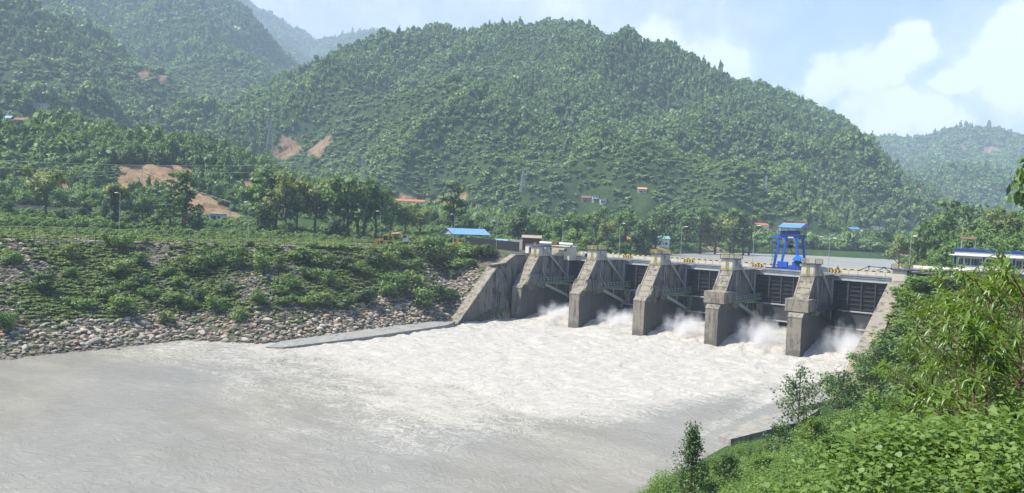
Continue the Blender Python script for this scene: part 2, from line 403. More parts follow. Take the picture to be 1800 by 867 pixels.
def axis(c0, c1, lo, hi, s0, g):
    a = list(np.arange(c0, c1, s0)); s = s0; p = c0
    left = []
    while p > lo: s = s*(1+g); p -= s; left.append(p)
    s = s0; p = a[-1]; right = []
    while p < hi: s = s*(1+g); p += s; right.append(p)
    return np.array(left[::-1]+a+right)
GX = axis(-62, 132, -5200, 3000, 1.9, .0115); GY = axis(-165, 45, -700, 5200, 1.9, .0115)
XX, YY = np.meshgrid(GX, GY, indexing='ij')
ZZ, WHO, DD = terrain(XX, YY, True)

# bare earth / meadow / rip-rap masks as vertex attributes (places on the ground, not shading)
def tgrid(x, y, full=False):
    """ground height read off the finished ground sheet"""
    i = np.clip(np.searchsorted(GX, x)-1, 0, len(GX)-2); j = np.clip(np.searchsorted(GY, y)-1, 0, len(GY)-2)
    a = np.clip((x-GX[i])/(GX[i+1]-GX[i]), 0, 1); b = np.clip((y-GY[j])/(GY[j+1]-GY[j]), 0, 1)
    z = (ZZ[i, j]*(1-a)+ZZ[i+1, j]*a)*(1-b)+(ZZ[i, j+1]*(1-a)+ZZ[i+1, j+1]*a)*b
    return (z, WHO[i, j], DD[i, j]) if full else z
def raycast(x, y, d0=140, d1=3500):
    D = np.concatenate([np.arange(d0, 900, 3.0), np.arange(900, d1, 10.0)]); d = ray(x, y); P = CAM+d*D[:, None]
    h = P[:, 2]-tgrid(P[:, 0], P[:, 1]); k = np.where(h < 0)[0]
    return (float(D[k[0]]) if len(k) else None)
def spot(px_, py_, D, rx, ry, ang=0):
    D2 = raycast(px_, py_, 200) or D; rx *= D2/D; ry *= D2/D; D = D2
    c = atd(px_, py_, D); return (c[0], c[1], rx, ry, ang)
view = math.atan2(fw[1], fw[0])
SCARS = [spot(235,305,330,9,6), spot(275,302,335,9,7), spot(312,307,330,8,7), spot(255,325,325,12,10), spot(300,330,325,14,10), spot(335,345,318,11,9), spot(365,365,312,10,8), spot(395,380,305,9,6), spot(225,335,325,10,10), spot(90,338,300,26,5), spot(150,340,302,16,5), spot(20,326,305,20,6),
         spot(505,264,640,11,8), spot(488,270,640,6,5), spot(528,260,640,5,4), spot(765,375,445,22,9), spot(770,385,440,16,8),
         spot(255,130,1150,9,22), spot(283,152,1150,7,16), spot(265,200,1000,10,8), spot(85,124,860,6,5), spot(560,262,640,10,9),
         spot(1615,350,760,6,6), spot(1634,345,750,5,5), spot(1245,437,440,12,6), spot(1160,438,400,8,5), spot(1690,258,2200,26,40), spot(1740,272,2150,40,30), spot(1640,262,2220,22,22), spot(1605,445,260,6,8), spot(430,330,420,6,14)]
def ell(x, y, L):
    m = np.zeros(x.shape)
    ca, sa = math.cos(view), math.sin(view)
    for cx, cy, rx, ry, a in L:        # rx across the valley, ry along the view of the slope
        u = (x-cx)*-sa+(y-cy)*ca; v = (x-cx)*ca+(y-cy)*sa
        e = 1-np.hypot(u/rx, v/ry)+.45*fbm(x/(rx*.5), y/(rx*.5), 4, 31)
        m = np.maximum(m, np.clip(e*4, 0, 1))
    return m
MEADOWS = [spot(700,225,830,70,60), spot(640,240,800,50,40), spot(850,140,1000,70,60), spot(560,250,760,40,60), spot(600,205,880,40,40), spot(820,330,560,70,50), spot(1050,345,560,90,40), spot(960,330,600,60,40), spot(1170,340,560,70,40), spot(1280,330,600,50,40),
           spot(40,160,700,60,60), spot(10,140,760,50,50), spot(350,140,1200,70,60), spot(250,140,1150,80,60), spot(1700,280,2000,160,160), spot(1780,280,2000,120,160), spot(30,300,330,30,16), spot(175,318,340,26,10), spot(430,365,330,22,16), spot(900,370,500,50,30)]
BARE = ell(XX, YY, SCARS); MEAD = ell(XX, YY, MEADOWS)
RIP = np.where((XX < 40) & (YY < 34) & (DD > -2) & (DD < 44), 1.0, 0.0)+np.where((XX > 60) & (YY > -34) & (YY < 20) & (XX < 106), 1.0, 0.0)
TERR = np.where((WHO == 0) & (XX < 40) & (RIP < .5), 1.0, 0.0)
SHORE = np.where((YY > 33) & (DD < 2.2), 0.2, 0.0)

def ground_mat():
    t = NT('ground_cover_soil'); p = t.pos()
    a = t.attr('mask').outputs['Color']; s = t.n('ShaderNodeSeparateColor'); t.L.new(a, s.inputs[0])
    bare, mead, rip = s.outputs
    n1 = t.noise(p, .02, 6, .65); n2 = t.noise(p, .15, 5, .65); n3 = t.noise(p, 1.3, 4, .6)
    green = t.mix(t.step(n1, .35, .65), (.015, .035, .010), (.030, .060, .017))
    green = t.mix(t.step(n2, .4, .7), green, (.042, .078, .022))
    mcol = t.mix(t.step(n2, .35, .7), (.026, .052, .015), (.046, .078, .022))
    c = t.mix(mead, green, mcol)
    soil = t.mix(t.step(n2, .3, .7), (.24, .145, .08), (.34, .235, .14)); soil = t.mix(t.step(n3, .35, .7, 0, .6), soil, (.15, .10, .06)); soil = t.mix(t.step(t.noise(t.mapv(p, (.22, .22, .05)), 1, 5, .7), .5, .62, 0, .75), soil, (.12, .075, .045)); soil = t.mix(t.step(t.noise(p, .5, 5, .7), .58, .66, 0, .8), soil, (.06, .09, .03))
    c = t.mix(t.step(t.math('ADD', bare, t.math('MULTIPLY', t.math('ADD', t.math('SUBTRACT', n3, .5), t.math('SUBTRACT', n2, .5)), 1.1)), .3, .75), c, soil)
    rcol = t.mix(t.step(n3, .3, .7), (.06, .055, .045), (.15, .13, .10))
    c = t.mix(rip, c, t.mix(t.step(t.noise(p, .35, 4), .45, .62), rcol, (.05, .085, .025)))
    t.bsdf(c, .95, .1, bump=t.math('ADD', n3, t.math('MULTIPLY', n2, 3)), bs=.6, bd=.5); return t.mat
GROUND = ground_mat()
def build_terrain():
    nx, ny = XX.shape
    idx = np.arange(nx*ny).reshape(nx, ny)
    F = np.stack([idx[:-1, :-1], idx[1:, :-1], idx[1:, 1:], idx[:-1, 1:]], -1).reshape(-1, 4)
    W = WHO[:-1, :-1].reshape(-1); V = np.stack([XX, YY, ZZ], -1).reshape(-1, 3)
    M = np.stack([np.maximum(BARE, SHORE), MEAD, RIP, np.ones_like(RIP)], -1).reshape(-1, 4)
    for k, nm in enumerate(NAMES):
        f = F[W == k]
        if not len(f): continue
        u, inv = np.unique(f, return_inverse=True)
        me = np_mesh(nm, V[u], inv.reshape(-1, 4), GROUND, True)
        at = me.color_attributes.new('mask', 'FLOAT_COLOR', 'POINT'); at.data.foreach_set('color', M[u].astype(np.float32).ravel())
        link(nm, me, kind='structure')
build_terrain()

# ------------------------------------------------------------------ water
FOAMC = [atz(*q, 0)[:2] for q in ((480,640),(620,690),(740,752),(870,762),(980,740),(1080,738),(1180,715),(1290,740),(1330,690),(1420,690),(1500,645))]
def water_mats():
    t = NT('silty_water'); p = t.pos(); f = t.attr('foam').outputs['Fac']
    big = t.noise(t.mapv(p, (.055, .12, 1)), 1, 5, .6); wv = t.noise(p, .18, 3, .5, True)
    v = t.n('ShaderNodeVectorMath', operation='MULTIPLY_ADD'); t.L.new(wv, v.inputs[0]); v.inputs[1].default_value = (9, 9, 0); t.L.new(p, v.inputs[2])
    wp = v.outputs[0]
    # lacy foam: thin worm-like strands of two sizes
    def lace(sc_, seed):
        a = t.noise(t.mapv(wp, (sc_, sc_*1.5, 1)), 1, 5, .62); return t.math('ABSOLUTE', t.math('SUBTRACT', a, .5))
    l1 = t.step(lace(.42, 0), .055, .0); l2 = t.step(lace(.95, 1), .06, .0); l3 = t.math('MULTIPLY', t.step(t.noise(wp, 1.7, 5, .72), .46, .62), .9)
    cov = t.step(t.math('ADD', f, t.math('MULTIPLY', t.math('SUBTRACT', big, .5), 1.1)), .42, .85)
    thin = t.step(t.math('ADD', f, t.math('MULTIPLY', t.math('SUBTRACT', big, .5), 1.2)), .02, .65)
    fo = t.math('MULTIPLY', cov, t.math('ADD', .22, t.math('MULTIPLY', t.math('MAXIMUM', t.math('MAXIMUM', t.math('MULTIPLY', l1, .8), l2), l3), .78)))
    fo = t.math('MAXIMUM', fo, t.math('MULTIPLY', t.math('MULTIPLY', thin, t.math('MAXIMUM', l1, t.math('MULTIPLY', l2, .7))), .68))
    silt = t.mix(t.step(big, .35, .65), (.25, .235, .195), (.305, .285, .235))
    silt = t.mix(t.step(t.noise(p, .02, 3), .4, .6, 0, .5), silt, (.255, .255, .24))
    c = t.mix(t.math('MINIMUM', fo, 1.0), silt, (.49, .462, .405))
    r1 = t.noise(t.mapv(wp, (.9, 1.3, 1)), 1, 6, .65); r2 = t.noise(wp, 3.2, 4, .6)
    b = t.bsdf(c, t.step(fo, 0, .6, .16, .75), .35, bump=t.math('ADD', t.math('ADD', r1, t.math('MULTIPLY', r2, .15)), t.math('MULTIPLY', fo, .25)), bs=.55, bd=.5)
    r = NT('reservoir_water'); p = r.pos()
    n = r.noise(r.mapv(p, (.25, .5, 1)), 1, 5, .6)
    r.bsdf(r.mix(r.step(r.noise(p, .03, 3), .35, .65), (.29, .28, .255), (.34, .33, .30)), .3, .4, bump=n, bs=.18, bd=.3)
    return t.mat, r.mat
SILT, RES = water_mats()
def foam_of(x, y):
    # distance to the foam front (downstream edge of the white water)
    fx = np.array([q[0] for q in FOAMC]); fy = np.array([q[1] for q in FOAMC]); o = np.argsort(fx)
    edge = np.interp(x, fx[o], fy[o])
    return np.clip(.49+(y-edge)/46, 0, 1)
def build_water():
    xs = np.arange(-26, 100.1, .55); ys = np.concatenate([np.arange(-700, -180, 20), np.arange(-180, -110, 1.0), np.arange(-110, 27, .5)])
    X, Y = np.meshgrid(xs, ys, indexing='ij')
    f = foam_of(X, Y)
    A = .06+.62*np.clip((Y+85)/85, 0, 1)**1.2*f+.1*f
    wx = X+2.2*fbm(X/5, Y/5, 2, 61); wy = Y+2.2*fbm(X/5, Y/5, 2, 62)
    Z = A*(ridged(wx/4.6, wy/3.4, 4, 41)*.75+.5*fbm(wx/9, wy/7, 2, 45))+.03*fbm(X/1.3, Y/1.3, 2, 46)
    # boil where the jets plunge
    for k in range(5):
        cx = 18*k+10.5; Z += 1.0*np.exp(-((X-cx)/6.5)**2-((Y+1)/6)**2)*(.8+.6*ridged(wx/3, wy/3, 3, 70+k))
    n, m = X.shape; idx = np.arange(n*m).reshape(n, m)
    F = np.stack([idx[:-1, :-1], idx[1:, :-1], idx[1:, 1:], idx[:-1, 1:]], -1).reshape(-1, 4)
    me = np_mesh('river', np.stack([X, Y, Z], -1).reshape(-1, 3), F, SILT, True)
    at = me.attributes.new('foam', 'FLOAT', 'POINT'); at.data.foreach_set('value', f.astype(np.float32).ravel())
    link('river', me, kind='structure')
    # jets under the gates
    for k in range(5):
        u = np.linspace(0, 1, 40); v = np.linspace(0, 1, 60)
        U_, V_ = np.meshgrid(u, v, indexing='ij')
        X = 18*k+3.1+14.7*U_; Y = 24.5-27*V_
        Z = 3.6-4.6*np.clip((V_-.2)/.8, 0, 1)**1.7
        am = .15+.6*V_
        Z = Z+am*(.7*ridged(X/2.3+k*9, Y/5.5, 3, 80)+.4*fbm(X/1.2, Y/2.4, 3, 83))+.35*np.sin(U_*3.1)*V_
        n, m = X.shape; idx = np.arange(n*m).reshape(n, m)
        F = np.stack([idx[:-1, :-1], idx[1:, :-1], idx[1:, 1:], idx[:-1, 1:]], -1).reshape(-1, 4)
        me = np_mesh('rushing_water', np.stack([X, Y, Z], -1).reshape(-1, 3), F, SILT, True)
        at = me.attributes.new('foam', 'FLOAT', 'POINT'); at.data.foreach_set('value', np.clip(.35+V_*.55, 0, 1).astype(np.float32).ravel())
        link('rushing_water', me, kind='structure')
    # reservoir sheet: the river outline upstream of the dam
    pts = [tuple(p) for p in RIVER if p[1] > 31]; c = np.mean(pts, 0)
    ring = [(-60,33),(-60,330),(60,420),(560,640),(560,480),(180,330),(110,150),(110,33)]
    m = MB(); m.add([(a, b, 14.2) for a, b in ring[::-1]], [tuple(range(len(ring)))]); me = m.mesh('reservoir', RES)
    me.flip_normals() if me.polygons[0].normal.z < 0 else None
    link('reservoir', me, kind='structure')
build_water()
# ------------------------------------------------------------------ the dam
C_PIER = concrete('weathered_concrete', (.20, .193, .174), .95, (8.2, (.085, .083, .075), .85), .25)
C_PALE = concrete('sunlit_concrete', (.29, .262, .21), .65, None, .14)  # paler tan concrete of the ramps, copings, wide anchor blocks and arm plates
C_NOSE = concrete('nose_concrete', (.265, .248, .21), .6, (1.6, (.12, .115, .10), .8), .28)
C_WALL = concrete('wing_concrete', (.205, .195, .175), .9, (3.0, (.11, .11, .10), .75), .15)
C_DECK = concrete('deck_concrete', (.33, .35, .37), .25, None, .03)
C_GREY = concrete('grey_concrete', (.30, .295, .275), .35, None, .05)
CREAM = paint('cream_paint', (.56, .52, .41), .7, .25, .22)
WHITE = paint('white_paint', (.72, .70, .64), .65, .3, .25)
NAVY = paint('navy_trim', (.045, .055, .14), .6)
OLIVE = paint('olive_yellow_rail', (.42, .36, .13), .6)
STEEL = paint('galvanised_steel', (.36, .38, .38), .5, .5, .3)
GREEN = paint('green_steel', (.13, .22, .135), .55, .4, .35, dirt=(.20, .19, .15))
PALEG = paint('pale_green_steel', (.36, .42, .37), .55, .4, .3)
BLACKST = paint('dark_gate_steel', (.022, .024, .027), .5, .4, .15)
RIB = paint('gate_rib_steel', (.055, .056, .055), .6, .3, .3)
BLUE = paint('crane_blue', (.012, .10, .50), .45, .5, .12)
BLUED = paint('dark_blue', (.012, .05, .22), .5, .4, .15)
YELLOW = paint('loader_yellow', (.72, .36, .03), .5, .45, .22)
ORANGE = paint('machine_orange', (.55, .27, .05), .6, .4, .4)
RUBBER = paint('rubber_black', (.02, .02, .02), .85, .2, .1)
GLASS = paint('dark_glass', (.03, .04, .05), .12, .6, .05)
SHEDB = paint('blue_roof_sheet', (.16, .33, .62), .5, .4, .35, dirt=(.30, .22, .15))
RUST = paint('rusty_sheet', (.19, .085, .05), .8, .2, .5)
REDROOF = paint('red_roof_sheet', (.52, .15, .09), .6, .3, .3)
TIN = paint('grey_tin', (.42, .43, .44), .55, .4, .4)
BLKWALL = paint('dark_fence_sheet', (.028, .03, .033), .75, .3, .2)
BARK = paint('bark_brown', (.11, .085, .06), .9, .1, .4)
YBAND = paint('kerb_yellow', (.60, .42, .07), .6); KBLACK = paint('kerb_black', (.02, .02, .02), .6)
SPAN, PW = 18.0, 2.95

dam = empty('dam', (45, 0, 0), 0, 'long concrete barrage across the brown river with five sloping piers and raised dark gates', 'dam')
def D_(mb, name, mat, parent=None, **k):
    """part of the dam: geometry is given in site coordinates, the dam's base sits at x=45"""
    ox = 45 if parent is None else 0
    mb.v = [(x-ox, y, z) for x, y, z in mb.v]
    return mb.build(name, mat, dam if parent is None else parent, **k)
def railing(mb, pts, h=1.0, post=1.5, r=.045, mids=1, mi=0):
    for a, b in zip(pts[:-1], pts[1:]):
        a = Vector(a); b = Vector(b); L = (b-a).length; n = max(1, int(round(L/post)))
        for i in range(n+1):
            p = a.lerp(b, i/n); mb.bar(p, p+Vector((0, 0, h)), r*2, r*2, mi)
        for j in range(1, mids+2):
            z = Vector((0, 0, h*j/(mids+1))); mb.bar(a+z, b+z, r*1.6, r*1.6, mi)
def ladder(mb, x, y, z0, z1, w=.5, axis='x', r=.035):
    dx, dy = (w/2, 0) if axis == 'x' else (0, w/2)
    mb.bar((x-dx, y-dy, z0), (x-dx, y-dy, z1), r*2, r*2); mb.bar((x+dx, y+dy, z0), (x+dx, y+dy, z1), r*2, r*2)
    z = z0+.3
    while z < z1: mb.bar((x-dx, y-dy, z), (x+dx, y+dy, z), r*1.6, r*1.6); z += .33
def cyl_part(x, side):
    m = MB(); s = side
    m.tube((x, 9.4, 19.0), (x, 16.5, 14.3), .27, n=10); m.tube((x, 16.2, 14.5), (x, 21.3, 11.0), .15, n=8)
    m.ball((x, 9.4, 19.0), .38, 8, 6); m.box((x-.25, 9.0, 18.5), (x+.25, 9.9, 18.8)); return m

PIER_LAB = ['weathered pier nearest the left wing wall, no railing on its cabin', 'second pier from the left bank, yellow railing on its cabin',
            'middle pier with a short anchor block and yellow railing', 'pier with a wide anchor block left of the blue crane', 'nearest pier with a wide anchor block right of the blue crane']
for k in range(5):
    x0 = SPAN*k; x1 = x0+PW
    m = MB(); m.prism([(0, -4), (0, 8.6), (1.0, 9.4), (1.4, 9.42), (7.35, 16.9), (24.6, 16.9), (24.6, 15.5), (33.5, 15.5), (33.5, -4)], x0, x1)
    P_ = D_(m, 'pier', C_PIER); P_['label'] = PIER_LAB[k]
    m = MB()     # pale nose casing, 5 cm proud of the shaft, cut-water cap
    m.box((x0-.03, -.06, -3.5), (x1-.02, .04, 8.55))
    m.add([(x0-.08, -.12, 8.5), (x1+.08, -.12, 8.5), (x1+.08, 1.1, 9.5), (x0-.08, 1.1, 9.5), (x0-.08, -.12, 8.68), (x1+.08, -.12, 8.68), (x1+.08, 1.1, 9.66), (x0-.08, 1.1, 9.66)],
          [(0,3,2,1),(4,5,6,7),(0,1,5,4),(1,2,6,5),(2,3,7,6),(3,0,4,7)])
    def sub(mb, name, mat, **kw):
        mb.v = [(x-45, y, z) for x, y, z in mb.v]; return mb.build(name, mat, P_, **kw)
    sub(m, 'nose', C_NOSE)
    m = MB(); e = Vector((0, 6.0, 7.5)).normalized(); nrm = Vector((0, -e.z, e.y))
    a = Vector((0, 1.3, 9.5)); b = Vector((0, 7.38, 17.02))
    m.prism([(a.y, a.z), (b.y, b.z), (b.y+.02, b.z-.3), (a.y+.05, a.z-.3)], x0-.1, x1+.1)
    q1, q2 = a+nrm*.13, b+nrm*.13
    m.prism([(a.y-.02, a.z), (q1.y, q1.z), (q2.y, q2.z), (b.y, b.z)], x0-.12, x0+.18); m.prism([(a.y-.02, a.z), (q1.y, q1.z), (q2.y, q2.z), (b.y, b.z)], x1-.18, x1+.12)
    for j in range(1, 6):
        c = a.lerp(b, j/6); m.prism([(c.y-.05, c.z), (c.y-.05+nrm.y*.06, c.z+nrm.z*.06), (c.y+.1+nrm.y*.06, c.z+.12+nrm.z*.06), (c.y+.1, c.z+.12)], x0+.2, x1-.2)
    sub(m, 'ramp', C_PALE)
    m = MB()
    if k >= 3:
        m.box((x0-.9, .75, 9.72), (x1+.9, 5.7, 12.3))
    else:
        m.prism([(1.5, 9.3), (1.5, 10.1), (3.1, 12.1), (6.0, 12.1), (6.0, 9.3)], x0-.5, x0-.01); sub(m, 'anchor_block', C_PIER); m = MB(); m.prism([(1.5, 9.3), (1.5, 10.1), (3.1, 12.1), (6.0, 12.1), (6.0, 9.3)], x1+.01, x1+.7)
        m.box((x1+.15, 1.42, 9.5), (x1+.55, 1.5, 10.0)); m.box((x1+.12, 2.6, 11.4), (x1+.6, 3.0, 12.15))
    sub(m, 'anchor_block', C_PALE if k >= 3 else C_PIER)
    m = MB(); m.prism([(6.02, 9.0), (6.02, 12.0), (8.2, 12.2), (9.6, 11.0), (9.4, 9.2), (8, 8.4)], x1+.01, x1+1.15); m.tube((x1+.1, 7.8, 10.2), (x1+1.35, 7.8, 10.2), .75, n=14); sub(m, 'trunnion_bracket', C_PIER); m = MB(); m.prism([(6.02, 9.0), (6.02, 12.0), (8.2, 12.2), (9.6, 11.0), (9.4, 9.2), (8, 8.4)], x0-1.1, x0-.01)
    sub(m, 'trunnion_bracket', C_PIER)
    m = MB(); m.box((x0+.1, 7.5, 16.93), (x1-.1, 12.6, 19.5)); 
    for j in (0, 1): m.box((x0+.28+j*1.38, 7.44, 17.3), (x0+1.3+j*1.38, 7.5, 19.1))
    m.box((x1-.1, 9.95, 17.1), (x1-.06, 12.3, 19.2))
    sub(m, 'hoist_cabin', CREAM)
    m = MB(); m.box((x0-.22, 7.15, 19.5), (x1+.22, 12.9, 19.66)); sub(m, 'cabin_roof', NAVY)
    m = MB(); m.box((x1-.1, 9.2, 16.95), (x1-.055, 9.75, 19.45)); sub(m, 'corner_duct', STEEL)
    m = MB(); ladder(m, x0+1.45, 7.3, 17.0, 20.6)
    for zz in (17.9, 18.8): m.box((x0+1.2, 7.3, zz), (x0+1.28, 7.5, zz+.05))
    sub(m, 'ladder', OLIVE)
    if k:
        m = MB(); railing(m, [(x0-.1, 7.3, 19.66), (x1+.1, 7.3, 19.66), (x1+.1, 12.75, 19.66), (x0-.1, 12.75, 19.66), (x0-.1, 7.3, 19.66)], 1.0, 1.3, .05, 2); sub(m, 'roof_railing', OLIVE)
    m = MB(); railing(m, [(x1-.1, 7.5, 16.92), (x1-.1, 7.0, 16.92), (x0+.1, 7.0, 16.92)], .9, .6, .03, 1); sub(m, 'landing_rail', OLIVE)
    m = cyl_part(x1+.5, 1); sub(m, 'hydraulic_cylinder', STEEL)
    m = MB(); m.tube((x1+.1, 9.6, 16.6), (x1+.1, 9.6, 12.6), .09); m.path([(x1+.12, 9.6, 12.6), (x1+.15, 10.2, 11.9), (x1+.3, 11.2, 11.2), (x1+.4, 12.0, 10.2)], .12); m.tube((x1+.12, 10.6, 16.7), (x1+.12, 10.6, 13.5), .06)
    sub(m, 'drain_pipe', TIN)
    m = MB()     # gate slot and capping along the pier top
    m.box((x1-.02, 13.0, 16.9), (x1+.12, 24.4, 17.08)); m.box((x0-.12, 13.0, 16.9), (x0+.02, 24.4, 17.08))
    m.prism([(24.4, 15.2), (21.2, 16.9), (24.4, 16.9)], x1+.0, x1+1.3)
    m.box((x1+.01, 21.4, 4.0), (x1+.28, 22.1, 16.6))
    sub(m, 'coping', C_DECK)

# gates, walkways
GATE_LAB = ['gate beside the left bank, mostly in shade', None, None, 'gate below the blue crane', 'nearest gate beside the right wing wall']
for k in range(5):
    x0 = SPAN*k+PW; x1 = SPAN*(k+1)
    m = MB(); m.box((x0+.05, 23.5, 9.0), (x1-.05, 23.9, 15.75))
    G_ = D_(m, 'gate', BLACKST)
    if GATE_LAB[k]: G_['label'] = GATE_LAB[k]
    def sub(mb, name, mat):
        mb.v = [(x-45, y, z) for x, y, z in mb.v]; return mb.build(name, mat, G_)
    for j in range(6):
        m = MB(); xx = x0+.35+j*(x1-x0-.7)/5; m.box((xx-.13, 23.05, 9.0), (xx+.13, 23.49, 15.7)); sub(m, 'rib', RIB)
    for j in range(7):
        m = MB(); zz = 9.35+j*1.0; m.box((x0+.1, 23.25, zz), (x1-.1, 23.495, zz+.11)); sub(m, 'crossbar', RIB)
    m = MB(); m.box((x0+.05, 22.9, 15.76), (x1-.05, 24.3, 15.98)); m.box((x0+.05, 22.7, 8.72), (x1-.05, 23.6, 8.97)); sub(m, 'edge_beam', TIN)
    m = MB()
    prof = [(22.9+1.1*math.sin(t*1.1), 8.7-3.6*t) for t in np.linspace(0, 1, 9)]
    prof = [(y-.9*(i/8), z) for i, (y, z) in enumerate(prof)]
    m.prism(prof+[(y+.35, z) for y, z in prof[::-1]], x0+.06, x1-.06); sub(m, 'skin_plate', paint('worn_skin_plate', (.065, .068, .07), .5, .4, .3))
    m = MB(); m.box((x0+.06, 21.5, 4.9), (x1-.06, 22.2, 5.15)); sub(m, 'lip_beam', TIN)
    for s, xs in ((1, x0+.9), (-1, x1-.9)):
        m = MB(); m.bar((xs, 7.8, 9.9), (xs, 22.3, 5.3), .45, .75); m.bar((xs, 7.8, 10.0), (xs, 23.0, 8.9), .35, .5)
        m.bar((xs, 15.2, 7.5), (xs, 15.4, 9.4), .25, .25)
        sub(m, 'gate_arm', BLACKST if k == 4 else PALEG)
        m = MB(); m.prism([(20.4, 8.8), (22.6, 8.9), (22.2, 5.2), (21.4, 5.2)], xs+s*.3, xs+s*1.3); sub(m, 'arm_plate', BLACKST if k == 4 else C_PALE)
    xs = x0+.4; W = 1.0
    m = MB(); m.box((xs, 6.3, 9.75), (xs+W, 23.4, 10.1)); m.box((xs+W, 6.6, 9.6), (xs+W+.12, 23.4, 10.15))
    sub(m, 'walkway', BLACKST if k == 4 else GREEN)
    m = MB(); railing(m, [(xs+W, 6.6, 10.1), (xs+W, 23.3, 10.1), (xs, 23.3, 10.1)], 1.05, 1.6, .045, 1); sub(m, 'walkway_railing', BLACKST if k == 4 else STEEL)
# sill, deck, parapets
m = MB(); m.box((-2, 12, -4), (92.9, 33, 1.2)); D_(m, 'sill', C_PIER)
m = MB(); m.box((-16, 24.9, 16.45), (96, 33.0, 16.9)); D_(m, 'deck', C_DECK)
for k in range(5):
    m = MB(); m.box((SPAN*k+PW+.05, 25.0, 15.5), (SPAN*(k+1)-.05, 25.5, 16.44))
    for j in range(1, 3): m.box((SPAN*k+PW+5*j-.05, 24.9, 15.5), (SPAN*k+PW+5*j+.05, 24.99, 16.44))
    D_(m, 'girder', C_DECK)
m = MB(); m.box((-6, 24.75, 16.91), (96, 25.0, 17.3)); D_(m, 'near_kerb', C_DECK)
m = MB(); m.box((-6, 31.6, 16.91), (90, 31.9, 17.9))
for i in range(49): m.box((-6+i*2, 31.5, 17.0), (-5.9+i*2, 31.59, 17.85))
PAR = D_(m, 'parapet', CREAM)
m = MB(); n = 0; x = -6.0
while x < 89.4:
    m.add([(x, 31.56, 17.91), (x+.8, 31.56, 17.91), (x+.8, 31.94, 17.91), (x, 31.94, 17.91), (x, 31.6, 18.12), (x+.8, 31.6, 18.12), (x+.8, 31.9, 18.12), (x, 31.9, 18.12)],
          [(0,3,2,1),(4,5,6,7),(0,1,5,4),(1,2,6,5),(2,3,7,6),(3,0,4,7)], n % 2); x += .8; n += 1
m.v = [(a-45, b, c) for a, b, c in m.v]; m.build('painted_kerb_top', [YBAND, KBLACK], PAR)
m = MB(); m.box((-2.2, 12.6, 3), (-.02, 33.4, 16.9)); m.box((-12, 33.05, 8), (94, 33.4, 15.5)); D_(m, 'upstream_wall', C_PIER)
m = MB(); m.box((90.0, 6.0, -3), (96, 33.5, 16.88)); D_(m, 'abutment', C_PIER)
# right-hand abutment cabin and its store under the creepers
m = MB(); m.box((90.05, 7.5, 16.93), (92.7, 12.6, 19.5)); m.box((90.3, 7.44, 17.3), (92.4, 7.5, 19.2)); CB = D_(m, 'hoist_cabin', CREAM)
m = MB(); m.box((89.7, 7.1, 19.5), (93.3, 13, 19.68)); m.v = [(a-45, b, c) for a, b, c in m.v]; m.build('cabin_roof', NAVY, CB)
m = MB(); railing(m, [(89.9, 12.8, 19.68), (89.9, 7.3, 19.68), (93.1, 7.3, 19.68), (96.5, 7.9, 19.68)], 1.0, 1.2, .05, 2); m.v = [(a-45, b, c) for a, b, c in m.v]; m.build('roof_railing', OLIVE, CB)

# ------------------------------------------------------------------ wing walls, aprons
w = empty('wing_wall', (-2, -8, 0), 0, 'sloping grey concrete wing wall between the boulder bank and the first pier', 'wall')
def loc(mb, o):
    ox, oy, oz = o.location; c, s = math.cos(-o.rotation_euler.z), math.sin(-o.rotation_euler.z)
    mb.v = [((x-ox)*c-(y-oy)*s, (x-ox)*s+(y-oy)*c, z-oz) for x, y, z in mb.v]; return mb
m = MB(); m.prism([(-23, -4), (-20.3, -.3), (-5.5, 13.4), (-5.5, 14.4), (-1.8, 14.8), (3.0, 17.0), (8, 17.0), (8, -4)], -4.0, -1.9); loc(m, w).build('wall', C_WALL, w)
m = MB(); m.prism([(-20.6, -.2), (-20.4, .25), (-5.45, 14.1), (-5.2, 13.6)], -2.6, -1.2); m.prism([(-20.6, -.2), (-20.45, .1), (-5.45, 13.95), (-5.2, 13.6)], -4.3, -2.62)
m.prism([(-6.2, 14.41), (-6.2, 14.65), (-1.5, 15.0), (3.0, 17.25), (3.2, 17.02), (-1.3, 14.8)], -3.4, -1.6); m.box((-3.4, 3.2, 17.01), (-1.6, 7.3, 17.2)); loc(m, w).build('coping', C_PALE, w)
m = MB(); m.box((-1.89, -5.6, 7.5), (-1.2, -3.2, 13.5)); m.box((-1.89, -3.2, 0), (-1.6, -.3, 14)); m.prism([(-4.0, 14.3), (-3.2, 14.3), (-.6, 11.2), (-.6, 10.4)], -1.88, -1.3); loc(m, w).build('buttress', C_WALL, w)

